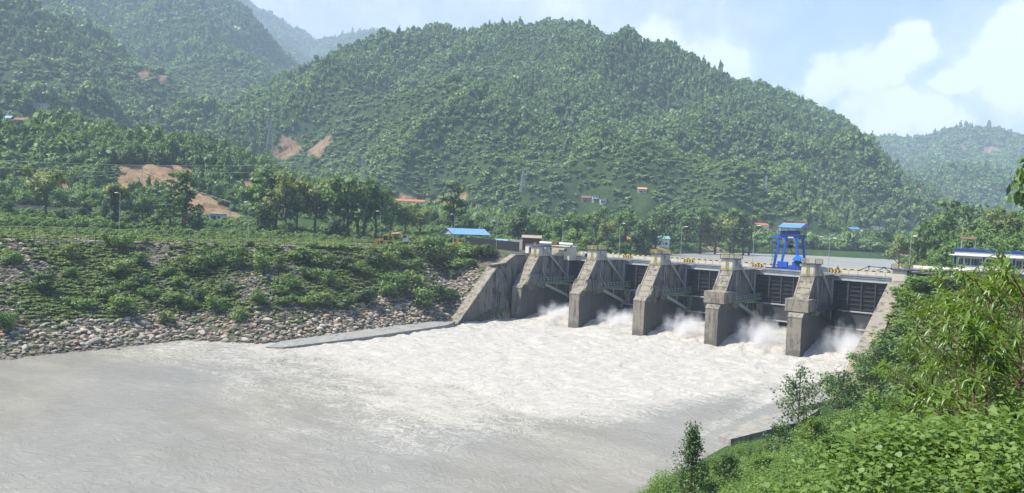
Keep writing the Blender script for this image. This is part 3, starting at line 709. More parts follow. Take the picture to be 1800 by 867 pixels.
w = empty('wing_wall', (92, -10, 0), 0, 'pale sloping concrete wing wall beside the shrubs on the right bank', 'wall')
m = MB(); m.prism([(-40, -4), (-34, -.6), (-24.7, 3.6), (4.8, 16.6), (7.4, 16.9), (7.4, -4)], 90.0, 92.9); loc(m, w).build('wall', C_WALL, w)
m = MB(); m.prism([(-33.9, -.3), (-24.7, 3.9), (-24.7, 3.62), (-34, -.58)], 89.9, 93.0); m.prism([(-24.65, 3.9), (-8, 11.22), (-8, 10.96), (-24.65, 3.62)], 89.9, 93.0); m.prism([(-7.95, 11.24), (4.8, 16.85), (7.3, 17.1), (7.3, 16.91), (4.8, 16.62), (-7.95, 10.98)], 89.9, 93.0); loc(m, w).build('coping', C_PALE, w)
w = empty('apron_slab', (0, -48, 0), 0, 'low concrete apron slab at the foot of the pale boulders', 'slab')
m = MB(); m.add([(1.2,-73,.35),(2.4,-54,.6),(1.2,-27,.8),(-1.8,-20.5,.9),(-5,-24,.95),(-4.5,-50,.75),(-4,-70,.5),(-1.5,-75,.3)]+[(1.4,-73.5,-2),(2.6,-54,-2),(1.4,-27,-2),(-1.8,-20.5,-2),(-5,-24,-2),(-4.5,-50,-2),(-4,-70,-2),(-1.5,-75.5,-2)],
      [tuple(range(8))]+[(i, 8+i, 8+(i+1) % 8, (i+1) % 8) for i in range(8)]); loc(m, w).build('slab', C_GREY, w)
w = empty('apron_slab', (89, -65, 0), 0, 'sloping concrete slab end jutting into the water below the near bushes', 'slab')
m = MB(); m.add([(86.6,-72.5,.75),(88.6,-73.6,.95),(93,-62,1.7),(93,-52,1.7),(87.4,-57.5,1.0)]+[(86.3,-72.7,-2),(88.6,-74,-2),(93,-62,-2),(93,-52,-2),(87.2,-57.5,-2)], [(0,1,2,3,4)]+[(i, 5+i, 5+(i+1) % 5, (i+1) % 5) for i in range(5)]); loc(m, w).build('slab', C_GREY, w)

# ------------------------------------------------------------------ things on the deck
for px_, lab in ((1102, 'chevron board on the parapet between the second and middle piers'), (1210, 'chevron board on the parapet just right of the middle pier cabin'),
                 (1331, 'chevron board on the parapet immediately left of the blue crane'), (1467, 'chevron board on the parapet beside the dark standing figure')):
    c = aty(px_, 460, 31.4); L = 3.0
    o = empty('chevron_board', (c[0], 31.44, 16.98), 0, 'black and yellow '+lab, 'road sign', 'chevron boards along the dam parapet')
    m = MB(); m.box((-L/2, -.05, 0), (L/2, .03, .92)); m.build('board', YBAND, o)
    for j in range(4):
        m = MB(); xa = -L/2+.1+j*.74
        pts = [(xa, .02), (xa+.34, .02), (xa+.66, .46), (xa+.34, .9), (xa, .9), (xa+.32, .46)]
        m.prism(pts, -.085, -.055, 'y'); m.build('arrow', KBLACK, o)
def lamp_post(x, y, z, h, lab, group, arm=.9, rz=0.0, r=.07):
    o = empty('street_lamp', (x, y, z), rz, lab, 'street lamp', group)
    m = MB(); m.tube((0, 0, 0), (0, 0, .25), r*1.9, n=8); m.tube((0, 0, .25), (0, 0, h), r, r*.65, 8); m.path([(0, 0, h), (arm*.5, 0, h+.22), (arm, 0, h+.25)], r*.55, 6); m.build('pole', STEEL, o)
    m = MB(); m.prism([(-.16, 0), (.16, 0), (.1, .13), (-.1, .13)], arm-.1, arm+.65); m.v = [(a, b, c+h+.2) for a, b, c in m.v]; m.build('lamp_head', WHITE, o); return o
for k, (px_, yb, yt) in enumerate(((987, 447, 389), (1087, 456, 394), (1195, 467, 400), (1322, 470, 398), (1455, 482, 424))):
    b = aty(px_, yb, 25.9); t = aty(px_+3, yt, 25.9)
    lamp_post(b[0], 26.1, 16.9, max(8.2, t[2]-16.9), 'grey lamp post on the dam deck '+['behind the cabin of the first pier', 'just right of the second pier cabin', 'right of the middle pier cabin', 'left of the blue crane', 'to the right of the nearest pier cabin'][k], 'lamp posts along the dam and bank')

# gantry crane
cx0, cx1, cy0, cy1 = 60.2, 66.2, 25.6, 31.0
cr = empty('gantry_crane', (63.2, 28.3, 16.9), 0, 'bright blue gantry crane with roofed hoist deck standing on the dam', 'crane')
def cp(m, n, mat, par=None): m.v = [(x-63.2, y-28.3, z-16.9) for x, y, z in m.v]; return m.build(n, mat, par or cr)
TZ = 24.7
for (xb, xt, y) in ((cx0, cx0+1.1, cy0), (cx1, cx1-1.0, cy0), (cx0, cx0+1.1, cy1), (cx1, cx1-1.0, cy1)):
    m = MB(); m.bar((xb, y, 17.5), (xt, y, TZ), .48, .5); cp(m, 'leg', BLUE)
m = MB(); m.box((cx0-1.9, cy0-.3, 17.1), (cx1+1.4, cy0+.3, 17.55)); m.box((cx0-1.9, cy1-.3, 17.1), (cx1+1.4, cy1+.3, 17.55))
for x in (cx0-1.3, cx0+.2, cx1-.2, cx1+.9):
    for y in (cy0, cy1): m.tube((x, y-.25, 17.12), (x, y+.25, 17.12), .22, n=10)
cp(m, 'base_beam', BLUED)
m = MB(); m.box((cx0+.6, cy0-.35, TZ), (cx1-.4, cy0+.35, TZ+.75)); m.box((cx0+.6, cy1-.35, TZ), (cx1-.4, cy1+.35, TZ+.75)); m.box((cx0+.7, cy0+.35, TZ+.1), (cx0+1.3, cy1-.35, TZ+.65)); m.box((cx1-1.1, cy0+.35, TZ+.1), (cx1-.5, cy1-.35, TZ+.65))
m.box((cx0-.9, cy0-.2, TZ+.2), (cx0+.6, cy0+.2, TZ+.5)); cp(m, 'portal_frame', BLUE)
m = MB(); m.box((cx0+1.2, cy0-.6, TZ+.78), (cx1-.2, cy1+.3, TZ+1.0)); m.box((cx0+1.3, cy0-.5, TZ+1.0), (cx1-.3, cy0-.42, TZ+1.9)); m.box((cx0+2.6, cy0+.6, TZ+1.0), (cx0+4.2, cy0+3, TZ+2.0)); m.tube((cx0+4.4, cy0+1.5, TZ+1.5), (cx0+5.4, cy0+1.5, TZ+1.5), .45, n=12)
railing(m, [(cx0+1.3, cy1+.2, TZ+1), (cx1-.3, cy1+.2, TZ+1), (cx1-.3, cy0-.5, TZ+1)], 1.0, 1.2, .04, 1); cp(m, 'hoist_deck', BLUED)
m = MB()
for x in (cx0+1.5, cx1-.5):
    for y in (cy0-.3, cy1): m.bar((x, y, TZ+1.0), (x, y, TZ+3.0), .1, .1)
cp(m, 'roof_post', BLUED)
m = MB(); m.prism([(cy0-1.2, TZ+2.75), (28.1, TZ+3.75), (cy1+.8, TZ+2.9), (cy1+.8, TZ+2.82), (28.1, TZ+3.66), (cy0-1.2, TZ+2.67)], cx0+.9, cx1+.3); cp(m, 'roof', paint('hoist_roof_blue', (.10, .24, .66), .45, .4, .1))
m = MB(); m.prism([(28.0, TZ+3.7), (28.1, TZ+3.86), (28.25, TZ+3.72)], cx0+.85, cx1+.35); cp(m, 'roof_ridge', REDROOF)
m = MB(); m.box((cx0+.8, cy0+.1, 17.6), (cx0+3.2, cy0+1.0, 19.1)); m.box((cx0+.9, cy0+.04, 17.75), (cx0+1.95, cy0+.1, 19.0)); m.box((cx0+2.05, cy0+.04, 17.75), (cx0+3.1, cy0+.1, 19.0)); cp(m, 'control_cabinet', BLUE)
m = MB(); m.box((cx0+4.3, cy0+.1, 17.6), (cx0+5.2, cy0+1.1, 19.2)); m.box((cx0+3.4, cy0+.2, 17.6), (cx0+4.2, cy0+.9, 18.2)); cp(m, 'drive_motor', BLUE)
m = MB(); n = 16; R_ = 1.25; cxr, czr = cx1-.1, 19.5
m.prism([(cxr+R_*math.cos(math.pi*i/n), czr+R_*math.sin(math.pi*i/n)) for i in range(n+1)], cy0-.75, cy0+.25, 'y'); cp(m, 'reel_hood', paint('reel_blue', (.02, .22, .72), .4, .5, .08))
m = MB(); m.tube((cxr, cy0-.6, czr), (cxr, cy0+.1, czr), .95, n=20); m.tube((cxr, cy0-.75, czr), (cxr, cy0-.58, czr), .3, n=10); m.bar((cxr, cy0, czr), (cxr, cy0, 17.3), .25, .25); cp(m, 'cable_reel', RUBBER)
m = MB(); m.tube((63.0, 28.3, TZ), (63.0, 28.3, 23.2), .04); m.tube((63.4, 28.3, TZ), (63.4, 28.3, 23.2), .04); m.box((62.7, 28.0, 22.4), (63.7, 28.6, 23.2)); m.path([(63.2, 28.3, 22.4), (63.2, 28.3, 21.9), (63.45, 28.3, 21.7), (63.55, 28.3, 22.0)], .09); cp(m, 'hook_block', KBLACK)
m = MB(); ladder(m, cx0-.1, cy0-.45, 17.2, TZ, .5)
for zz in np.arange(19.5, TZ, .9): m.bar((cx0-.4, cy0-.45, zz), (cx0-.4, cy0-1.0, zz), .04, .04); m.bar((cx0-.4, cy0-1.0, zz), (cx0+.2, cy0-1.0, zz), .04, .04)
cp(m, 'ladder', BLUED)
m = MB(); m.box((cx0+3.2, cy0-.42, TZ+.18), (cx0+4.5, cy0-.36, TZ+.58)); cp(m, 'name_plate', WHITE)

# lifting beam parked behind the parapet
o = empty('lifting_beam', (82, 34, 16.2), 0, 'thin dark trapezoid lifting truss parked behind the parapet near the right bank', 'truss')
m = MB()
for a, b in (((-5.2,0,1.2),(-2.0,0,2.75)),((-2.0,0,2.75),(4.4,0,2.6)),((-2.0,0,1.2),(-2.0,0,2.95)),((-3.6,0,1.98),(-2.3,0,1.2)),((-1.2,0,1.2),(1.3,0,2.7)),((1.3,0,2.7),(3.6,0,1.2)),((4.4,0,2.6),(4.6,0,1.2)),((-5.2,0,1.2),(4.8,0,1.2))): m.bar(a, b, .14, .16)
m.box((-2.25, -.15, 2.7), (-1.75, .15, 2.95)); m.box((1.0, -.15, 2.6), (1.7, .15, 2.85)); m.build('truss', KBLACK, o)
m = MB()
for x in (-4.6, 4.2): m.box((x-.3, -.6, -.6), (x+.3, .6, 1.12))
m.build('trestle', RUST, o)
# ------------------------------------------------------------------ left bank: works yard
R37 = math.atan2(RT[1], RT[0])        # heading of something lying square to the view
def at_ground(x, y, D):
    c = atd(x, y, D); return np.array([c[0], c[1], gz(c[0], c[1])])
def oriented(name, p, q, lab, cat, **k):
    """empty at p whose local x axis points to q"""
    return empty(name, tuple(p), math.atan2(q[1]-p[1], q[0]-p[0]), lab, cat, **k)
# tall dark sheet fence and the low one left of it
a, b = atz(818, 432.5, 17.2), atz(911, 443.5, 17.2)
o = oriented('sheet_fence', a, b, 'tall black sheet metal fence left of the dam cabins', 'fence'); L = math.hypot(*(b-a)[:2])
m = MB(); m.box((0, 0, -.6), (L, .06, 2.95)); n = int(L/.25)
for i in range(n): m.box((i*.25, -.03, -.6), (i*.25+.1, -.001, 2.93))
m.build('panel', BLKWALL, o)
for i in range(8): MB().box((L*i/7-.08, .07, -.6), (L*i/7+.08, .22, 3.1)).build('post', BLKWALL, o)
a2, b2 = atz(713, 431, 17.2), atz(816, 437.5, 17.2)
o = oriented('sheet_fence', a2, b2, 'low black sheet fence between the excavator and the tall fence', 'fence'); L2 = math.hypot(*(b2-a2)[:2])
m = MB(); m.box((0, 0, -.5), (L2, .06, 1.35))
for i in range(int(L2/.25)): m.box((i*.25, -.03, -.5), (i*.25+.1, -.001, 1.33))
m.build('panel', BLKWALL, o)
for i in range(6): MB().box((L2*i/5-.06, .07, -.5), (L2*i/5+.06, .19, 1.5)).build('post', BLKWALL, o)
c = atz(907, 440, 17.2)
o = empty('site_gate', (-8.6, 17.5, 17.0), R37-.3, 'small dark panel gate between the black fence and the white cabin', 'gate')
m = MB(); m.box((0, 0, 0), (2.6, .07, 2.6)); m.build('panel', BLACKST, o); MB().box((-.12, -.05, 0), (0, .12, 2.9)).build('post', STEEL, o); MB().box((2.6, -.05, 0), (2.72, .12, 2.9)).build('post', STEEL, o)

# blue roofed shed, seen from its corner
s0 = atz(797, 430, 17.3); s1 = atz(862, 431, 17.3)
so_ = aty(790, 428, s0[1]);
o = empty('open_shed', (s0[0]-1, s0[1]+1, gz(s0[0], s0[1])), R37+.62, 'open sided shed with a blue sheet roof behind the black fences', 'shed')
LS, WS, EH, RH = 14.6, 7.6, 3.6, 5.6
m = MB(); m.add([(-.6, -.7, EH), (LS+.6, -.7, EH), (LS+.6, WS/2, RH), (-.6, WS/2, RH), (-.6, -.7, EH+.08), (LS+.6, -.7, EH+.08), (LS+.6, WS/2, RH+.08), (-.6, WS/2, RH+.08)], [(0,3,2,1),(4,5,6,7),(0,1,5,4),(1,2,6,5),(2,3,7,6),(3,0,4,7)])
m.add([(-.6, WS+.7, EH), (LS+.6, WS+.7, EH), (LS+.6, WS/2+.01, RH), (-.6, WS/2+.01, RH), (-.6, WS+.7, EH+.08), (LS+.6, WS+.7, EH+.08), (LS+.6, WS/2+.01, RH+.08), (-.6, WS/2+.01, RH+.08)], [(0,1,2,3),(4,7,6,5),(0,4,5,1),(1,5,6,2),(2,6,7,3),(3,7,4,0)])
for i in range(22):
    x = -.5+i*(LS+1)/21; m.bar((x, -.7, EH+.1), (x, WS/2, RH+.1), .06, .05)
m.build('roof', SHEDB, o)
m = MB(); m.prism([(-.3, EH-.05), (WS/2, RH-.1), (WS+.3, EH-.05), (WS+.3, EH-.2), (-.3, EH-.2)], .0, .06); m.build('gable_sheet', TIN, o)
for x in (0, LS/3, 2*LS/3, LS):
    for y in (0, WS): MB().tube((x, y, -.5), (x, y, EH+.05), .1).build('post', STEEL, o)
m = MB()
for y in (0, WS): m.bar((0, y, EH-.1), (LS, y, EH-.1), .1, .16)
for x in (0, LS/3, 2*LS/3, LS): m.bar((x, 0, EH-.12), (x, WS, EH-.12), .1, .14)
m.build('roof_frame', RUST, o)
c = at_ground(806, 428, 262)
o = empty('machine', (c[0], c[1], c[2]), R37, 'rusty orange winch machine standing under the blue shed roof', 'machine')
m = MB(); m.box((-1.5, -.6, .3), (1.2, .6, .8)); m.box((-.9, -.5, .8), (.2, .5, 1.9)); m.build('body', ORANGE, o)
m = MB(); m.tube((.7, -.5, 1.2), (.7, .5, 1.2), .55, n=14); m.build('drum', RUST, o)
for x in (-1.1, .8): MB().box((x-.2, -.7, -.4), (x+.2, .7, .29)).build('skid', BLACKST, o)

# containers, tank, boiler-like rusty block, white cabin, pipe behind the first pier
def box_house(name, c, rz, w, d, h, lab, cat, wall, roof, over=.25, rt=.14, wins=(), door=None, group=None, flat=True, rise=1.2, winmat=None):
    o = empty(name, tuple(c), rz, lab, cat, group)
    m = MB(); m.box((-w/2, 0, -1.2), (w/2, d, h)); m.build('wall', wall, o)
    if flat:
        m = MB(); m.box((-w/2-over, -over, h+.003), (w/2+over, d+over, h+rt))
    else:
        m = MB(); m.prism([(-over, h-.1), (d/2, h+rise), (d+over, h-.1), (d+over, h+.05), (d/2, h+rise+.15), (-over, h+.05)], -w/2-over, w/2+over)
    m.build('roof', roof, o)
    for (x, z, ww, hh) in wins:
        f = MB(); f.box((x-ww/2-.08, -.06, z-.08), (x+ww/2+.08, -.003, z+hh+.08)); fo = f.build('window', WHITE, o)
        g = MB(); g.box((x-ww/2, -.09, z), (x-.03, -.062, z+hh)); g.box((x+.03, -.09, z), (x+ww/2, -.062, z+hh)); g.build('pane', winmat or GLASS, fo)
    if door:
        x, ww, hh = door; MB().box((x-ww/2, -.07, 0), (x+ww/2, -.003, hh)).build('door', BLACKST, o)
    return o
c = aty(882, 425, 34); o = empty('water_tank', (c[0], c[1], 17.3), R37-.05, 'light blue rounded tank body showing over the black fence', 'tank')
m = MB(); pr = [(1.1*math.cos(t), 1.9+1.05*math.sin(t)) for t in np.linspace(0, 2*math.pi, 18, endpoint=False)]; m.prism(pr, -2.0, 2.1); m.build('tank', paint('tank_blue', (.20, .38, .52), .45, .4, .2), o, False)
m = MB(); m.box((-2.1, -.9, .5), (2.9, .9, .85)); m.build('chassis', BLACKST, o); 
for x in (-1.4, 1.5):
    MB().tube((x, -1.0, .45), (x, 1.0, .45), .45, n=14).build('wheel', RUBBER, o)
c = aty(908, 430, 31); box_house('container', (c[0], c[1], 17.2), R37-.1, 4.6, 2.4, 3.0, 'plain white container between the blue tank and the rusty block', 'container', WHITE, WHITE, .03, .06)
c = aty(934, 430, 31); o = box_house('boiler_house', (c[0], c[1], 17.2), R37-.1, 5.6, 3.0, 4.0, 'rusty brown block with a ragged tin roof behind the white cabin', 'hut', RUST, paint('ragged_tin', (.33, .27, .21), .8, .2, .6), .35, .12, flat=False, rise=.7)
m = MB()
for i in range(9): m.box((-2.7+i*.62, -.08, 0), (-2.6+i*.62, -.003, 3.9))
m.build('wall_rib', BLACKST, o)
m = MB(); m.tube((.8, 1.5, 4.5), (.8, 1.5, 5.6), .12); m.box((.5, 1.2, 5.6), (1.1, 1.8, 5.75)); m.build('chimney', RUST, o)
o = empty('control_cabin', (-2.6, 13.0, 16.95), 0, 'small white control cabin with a dark doorway behind the first pier', 'cabin')
m = MB(); m.box((-3.2, 0, 0), (-2.0, 3.4, 2.75)); m.box((-.9, 0, 0), (2.3, 3.4, 2.75)); m.box((-1.99, .9, 0), (-.91, 3.4, 2.749)); m.box((-1.99, 0, 2.1), (-.91, .89, 2.749)); m.build('wall', WHITE, o)
m = MB(); m.box((-3.4, -.25, 2.76), (2.5, 3.6, 2.92)); m.build('roof', NAVY, o); MB().box((-1.95, .55, .02), (-.95, .85, 2.05)).build('doorway', BLACKST, o)
o = box_house('pump_house', (1.8, 19.6, 16.95), 0, 6.0, 3.6, 2.6, 'cream pump house with one small brown window right of the first pier cabin', 'hut', CREAM, WHITE, .2, .12, wins=[(1.7, 1.2, .9, .9)], winmat=RUST)
o = empty('pipe', (-.5, 18.2, 19.8), 0, 'long fat white pipe lying across the cabin roofs behind the first pier', 'pipe')
m = MB(); m.tube((-3.4, -.8, .48), (6.6, .9, .48), .42, n=14); m.build('tube', WHITE, o)
m = MB(); m.box((.6, -.8, .02), (2.6, .6, .9)); m.v = [(a, b-.12, c) for a, b, c in m.v]; m.build('rusty_sleeve', RUST, o)
for x in (-3.0, 6.2): MB().box((x-.15, -.8 if x < 0 else .5, -.25), (x+.15, -.2 if x < 0 else 1.1, .07)).build('support', NAVY, o)
for i, (x, y, col, lab) in enumerate(((8.6, 22.5, BLUED, 'blue oil drum on the deck right of the pump house'), (9.5, 23.0, WHITE, 'white drum beside the blue drum on the deck'))):
    o = empty('drum', (x, y, 16.95), 0, lab, 'drum'); m = MB(); m.tube((0, 0, 0), (0, 0, .95), .5, n=14); m.build('body', col, o)
    m = MB(); [m.tube((0, 0, z), (0, 0, z+.06), .54, n=14) for z in (.28, .62)]; m.build('hoop', BLACKST, o); MB().tube((.15, .1, .951), (.15, .1, .99), .07).build('bung', STEEL, o)
o = empty('valve_stand', (6.4, 23.2, 16.95), 0, 'thin pipe frame with valves left of the blue drum', 'pipework'); m = MB(); railing(m, [(-2.2, 0, 0), (2.2, 0, 0)], 1.5, .9, .06, 2); m.build('pipes', OLIVE, o); m = MB(); [m.tube((x, -.15, 1.1), (x, .15, 1.1), .28, n=10) for x in (-1.3, .4, 1.6)]; m.build('handwheel', WHITE, o)
o = empty('guard_rail', (3, 24.2, 16.95), 0, 'olive pipe railing on top of the first pier right of its cabin', 'railing'); m = MB(); railing(m, [(-.3, -10.5, .1), (-.3, 0, .1)], 1.0, 1.4, .045, 1); m.build('rail', OLIVE, o)

# lamp posts on the left bank
for (x, yb, yt, D, lab) in ((209, 424, 342, 178, 'leftmost lamp post, at the road fence in front of the ivy-clad tree'), (436, 428, 355, 186, 'lamp post at the road fence left of the tall bank trees'), (667, 431, 372, 216, 'lamp post beside the yellow wheel loader'),
                            (797, 431, 378, 248, 'tall thin lamp post in front of the blue shed roof'), (872, 442, 394, 228, 'lamp post in front of the black fence')):
    c = atd(x, yb, D); c[2] = 17.2
    lamp_post(c[0], c[1], c[2], (yb-yt)*D/FPX+.4, 'grey '+lab, 'lamp posts along the dam and bank', .7, R37+math.pi*.95)

# wheel loader
c = atz(678, 433.5, 17.3)
o = empty('wheel_loader', (c[0], c[1], 17.3), R37+.12, 'yellow wheel loader parked at the end of the fence on the bank road', 'loader')
for x in (-1.45, 1.35):
    for y in (-1.0, 1.0):
        t = MB(); t.tube((x, y-.28, .78), (x, y+.28, .78), .78, n=18); wo = t.build('wheel', RUBBER, o)
        t = MB(); t.tube((x, y-.31, .78), (x, y+.31, .78), .38, n=12); t.build('rim', YELLOW, wo)
m = MB(); m.prism([(-3.1, .75), (-3.1, 1.75), (-2.7, 2.05), (-.9, 2.1), (-.75, 1.1), (-.75, .7)], -.85, .85, 'y'); m.build('engine_hood', YELLOW, o)
m = MB(); m.prism([(-.7, .7), (-.7, 1.35), (.9, 1.45), (2.0, 1.1), (2.0, .7)], -.7, .7, 'y'); m.build('front_frame', YELLOW, o)
m = MB()
for x, y in ((-.75, -.7), (.55, -.7), (-.75, .7), (.55, .7)): m.bar((x, y, 1.35), (x*.95, y, 3.15), .1, .1)
m.box((-.85, -.8, 3.15), (.65, .8, 3.28)); cb = m.build('cab', YELLOW, o)
m = MB(); m.box((-.68, -.66, 1.9), (.48, .66, 3.13)); m.build('cab_glass', GLASS, cb)
m = MB()
for y in (-.5, .5): m.bar((.6, y, 1.7), (2.1, y, 1.1), .16, .3); m.bar((2.1, y, 1.1), (2.9, y, .55), .16, .3)
m.build('lift_arm', YELLOW, o)
m = MB(); m.prism([(2.75, .15), (2.75, 1.15), (3.0, 1.2), (3.15, .45), (3.95, .22), (3.95, .12)], -1.25, 1.25, 'y'); m.build('bucket', YELLOW, o)
for y in (-.6, .6): MB().tube((.95, y, 1.5), (.95, y, 1.68), .12).build('headlight', WHITE, o)
# excavator
c = atz(716, 430.5, 17.3)
o = empty('excavator', (c[0], c[1], 17.3), R37-.1, 'orange armed excavator with its bucket hanging between the loader and the low black fence', 'excavator')
for y in (-1.1, 1.1):
    m = MB(); m.prism([(-1.7, .1), (-1.9, .45), (-1.6, .85), (1.6, .85), (1.9, .45), (1.7, .1)], y-.28, y+.28, 'y'); m.build('track', RUBBER, o)
m = MB(); m.prism([(-1.3, .95), (-1.3, 1.9), (.4, 2.0), (1.9, 1.95), (2.1, 1.0)], -1.2, 1.2, 'y'); m.build('house', TIN, o)
m = MB(); m.prism([(-1.35, 1.9), (-1.3, 3.0), (-1.0, 3.15), (.1, 3.15), (.2, 2.0)], -1.2, -.3, 'y'); cb = m.build('cab', paint('dusty_cab', (.36, .36, .30), .5), o)
m = MB(); m.box((-1.2, -1.24, 2.15), (-.15, -1.203, 3.0)); m.build('cab_glass', GLASS, cb)
m = MB(); m.path([(-.9, .3, 1.7), (-2.6, .3, 3.5), (-5.2, .3, 3.2)], [.34, .38, .26], 6); m.build('boom', ORANGE, o)
m = MB(); m.path([(-5.3, .3, 3.5), (-5.0, .3, 3.0), (-4.4, .3, .9)], [.2, .27, .16], 6); m.build('stick', ORANGE, o)
m = MB(); m.prism([(-4.6, .9), (-4.1, 1.0), (-3.5, .4), (-3.9, -.1), (-4.5, .25)], -.1, .75, 'y'); m.build('bucket', RUST, o)
m = MB(); m.tube((-1.6, .3, 1.9), (-3.4, .3, 3.2), .09); m.tube((-3.2, .3, 3.75), (-5.2, .3, 3.55), .08); m.build('hydraulic_ram', STEEL, o)
# motorbike
c = atz(331, 428, 17.4)
o = empty('motorbike', (c[0], c[1], 17.42), R37+.2, 'small white and dark motorbike parked on the bank road behind the wire fence', 'motorbike')
for x in (-.65, .68):
    t = MB()
    for i in range(16):
        a1, a2 = 2*math.pi*i/16, 2*math.pi*(i+1)/16; t.bar((x+.29*math.cos(a1), 0, .31+.29*math.sin(a1)), (x+.29*math.cos(a2), 0, .31+.29*math.sin(a2)), .1, .1)
    w_ = t.build('wheel', RUBBER, o); t = MB(); t.tube((x, -.07, .31), (x, .07, .31), .06); [t.bar((x, 0, .31), (x+.27*math.cos(a), 0, .31+.27*math.sin(a)), .02, .02) for a in np.linspace(0, 6.28, 7)[:-1]]; t.build('spokes', STEEL, w_)
m = MB(); m.prism([(-.3, .35), (-.35, .65), (.25, .7), (.3, .35)], -.13, .13, 'y'); m.bar((-.65, .1, .31), (.1, .1, .45), .05, .05); m.build('engine', BLACKST, o)
m = MB(); m.prism([(-.05, .7), (0, .98), (.38, .95), (.45, .72)], -.14, .14, 'y'); m.build('tank', WHITE, o); m = MB(); m.prism([(-.85, .78), (-.8, .9), (-.1, .86), (-.05, .74)], -.13, .13, 'y'); m.build('seat', RUBBER, o)
m = MB(); m.tube((.68, 0, .31), (.42, 0, 1.0), .04); m.bar((.42, -.35, 1.04), (.42, .35, 1.04), .03, .03); m.ball((.58, 0, .9), .11, 8, 6); m.build('fork', STEEL, o)

# person behind the parapet (skin-modifier body)
def person(x, y, z, lab, rz):
    pts = {'pel': (0, 0, .93), 'hl': (-.1, 0, .9), 'hr': (.1, 0, .9), 'kl': (-.11, .02, .48), 'kr': (.11, .04, .48), 'al': (-.11, -.02, .07), 'ar': (.12, -.02, .07), 'tl': (-.12, .15, .03), 'tr': (.14, .15, .03),
           'ch': (0, 0, 1.25), 'nk': (0, .01, 1.47), 'hd': (0, .03, 1.58), 'ht': (0, .03, 1.70), 'sl': (-.19, 0, 1.4), 'sr': (.19, 0, 1.4), 'el': (-.25, .02, 1.12), 'er': (.25, .06, 1.12), 'wl': (-.23, .16, .92), 'wr': (.22, .2, .94), 'fl': (-.21, .22, .86), 'fr': (.2, .27, .9)}
    ed = [('pel','hl'),('hl','kl'),('kl','al'),('al','tl'),('pel','hr'),('hr','kr'),('kr','ar'),('ar','tr'),('pel','ch'),('ch','nk'),('nk','hd'),('hd','ht'),('ch','sl'),('sl','el'),('el','wl'),('wl','fl'),('ch','sr'),('sr','er'),('er','wr'),('wr','fr')]
    rad = dict(pel=.14, hl=.1, hr=.1, kl=.065, kr=.065, al=.045, ar=.045, tl=.035, tr=.035, ch=.155, nk=.06, hd=.1, ht=.075, sl=.07, sr=.07, el=.045, er=.045, wl=.032, wr=.032, fl=.035, fr=.035)
    ks = list(pts); me = bpy.data.meshes.new('person'); me.from_pydata([pts[k] for k in ks], [(ks.index(a), ks.index(b)) for a, b in ed], [])
    me.materials.append(paint('dark_clothes', (.02, .021, .026), .85)); o = bpy.data.objects.new('person', me); COL.objects.link(o); o.location = (x, y, z); o.rotation_euler = (0, 0, rz)
    md = o.modifiers.new('skin', 'SKIN'); 
    for i, k in enumerate(ks): me.skin_vertices[0].data[i].radius = (rad[k], rad[k]); me.skin_vertices[0].data[i].use_root = (k == 'pel')
    sb = o.modifiers.new('sub', 'SUBSURF'); sb.levels = 1; sb.render_levels = 1
    tag(o, lab, 'person')
    m = MB(); m.ball((0, 0, 1.69), .11, 10, 6, sq=(1, 1.1, .75)); m.build('hair', RUBBER, o)
    m = MB(); m.ball((0, .1, 1.62), .07, 8, 6, sq=(1, .6, 1.2)); m.build('face', paint('skin_tone', (.25, .14, .09), .6), o)
c = aty(1473, 472, 32.6)
person(c[0], 32.45, 16.92, 'person in dark clothes standing behind the parapet at the end of the nearest chevron board', 2.6)

# ------------------------------------------------------------------ right bank: store, pipe, control building
o = empty('store_shed', (98, 9, 16.6), 0, 'low dark store with a flat concrete roof overgrown by creepers right of the dam', 'shed')
m = MB(); m.box((-4.9, 1.5, -3), (7.5, 6, 2.45)); m.build('wall', C_PIER, o)
m = MB(); m.box((-4.95, -1.0, 2.46), (8.2, 6.6, 2.82)); m.build('roof', C_GREY, o)
for x in (-4.2, -1.2, 1.8, 4.8, 7.6): MB().box((x-.14, -.7, -1.5), (x+.14, -.4, 2.45)).build('post', C_GREY, o)
m = MB(); m.box((-1.9, 1.42, 0), (.6, 1.497, 2.1)); m.build('door', BLACKST, o)
o = empty('pipe', (98.4, 10.2, 19.42), -.03, 'long white pipe lying on the flat roof right of the dam', 'pipe')
m = MB(); m.tube((-5.0, 0, .62), (5.1, 0, .62), .5, n=16); m.build('tube', WHITE, o)
for x in (-4, 0, 4): MB().box((x-.2, -.5, .01), (x+.2, .5, .2)).build('support', NAVY, o)
MB().box((-5.3, -.45, .02), (-4.2, .45, .12)).build('end_tray', BLUED, o)
lamp = aty(1599, 463, 18); tp = aty(1602, 417, 18)
lamp_post(lamp[0], 18, 18.6, tp[2]-18.6, 'grey lamp post behind the white pipe on the right bank', 'lamp posts along the dam and bank', .5, 0)
# control building
c = aty(1676, 476, 30); zg = 18.55
o = empty('control_building', (c[0], 30, zg), .02, 'white control building with blue bands and a row of dark windows on the right bank', 'building')
Wb, Db = 14.2, 8.0
m = MB(); m.box((0, 0, -1.5), (Wb, Db, .95)); m.build('plinth', BLUED, o)
m = MB(); m.box((.02, .02, .951), (Wb-.02, Db, 4.2)); m.build('wall', WHITE, o)
m = MB(); m.box((-1.0, -1.0, 4.21), (Wb+.6, Db+.4, 4.35)); m.build('canopy', WHITE, o)
m = MB(); m.box((.02, .05, 4.36), (Wb, Db, 5.05)); m.build('upper_wall', WHITE, o)
m = MB(); m.box((-.1, -.1, 5.06), (Wb+.1, Db+.1, 5.75)); m.build('parapet_band', BLUED, o)
for x in (.2, 5.6, 11.0, 13.9): MB().box((x-.2, -.06, .95), (x+.2, .015, 4.2)).build('pilaster', BLUED, o)
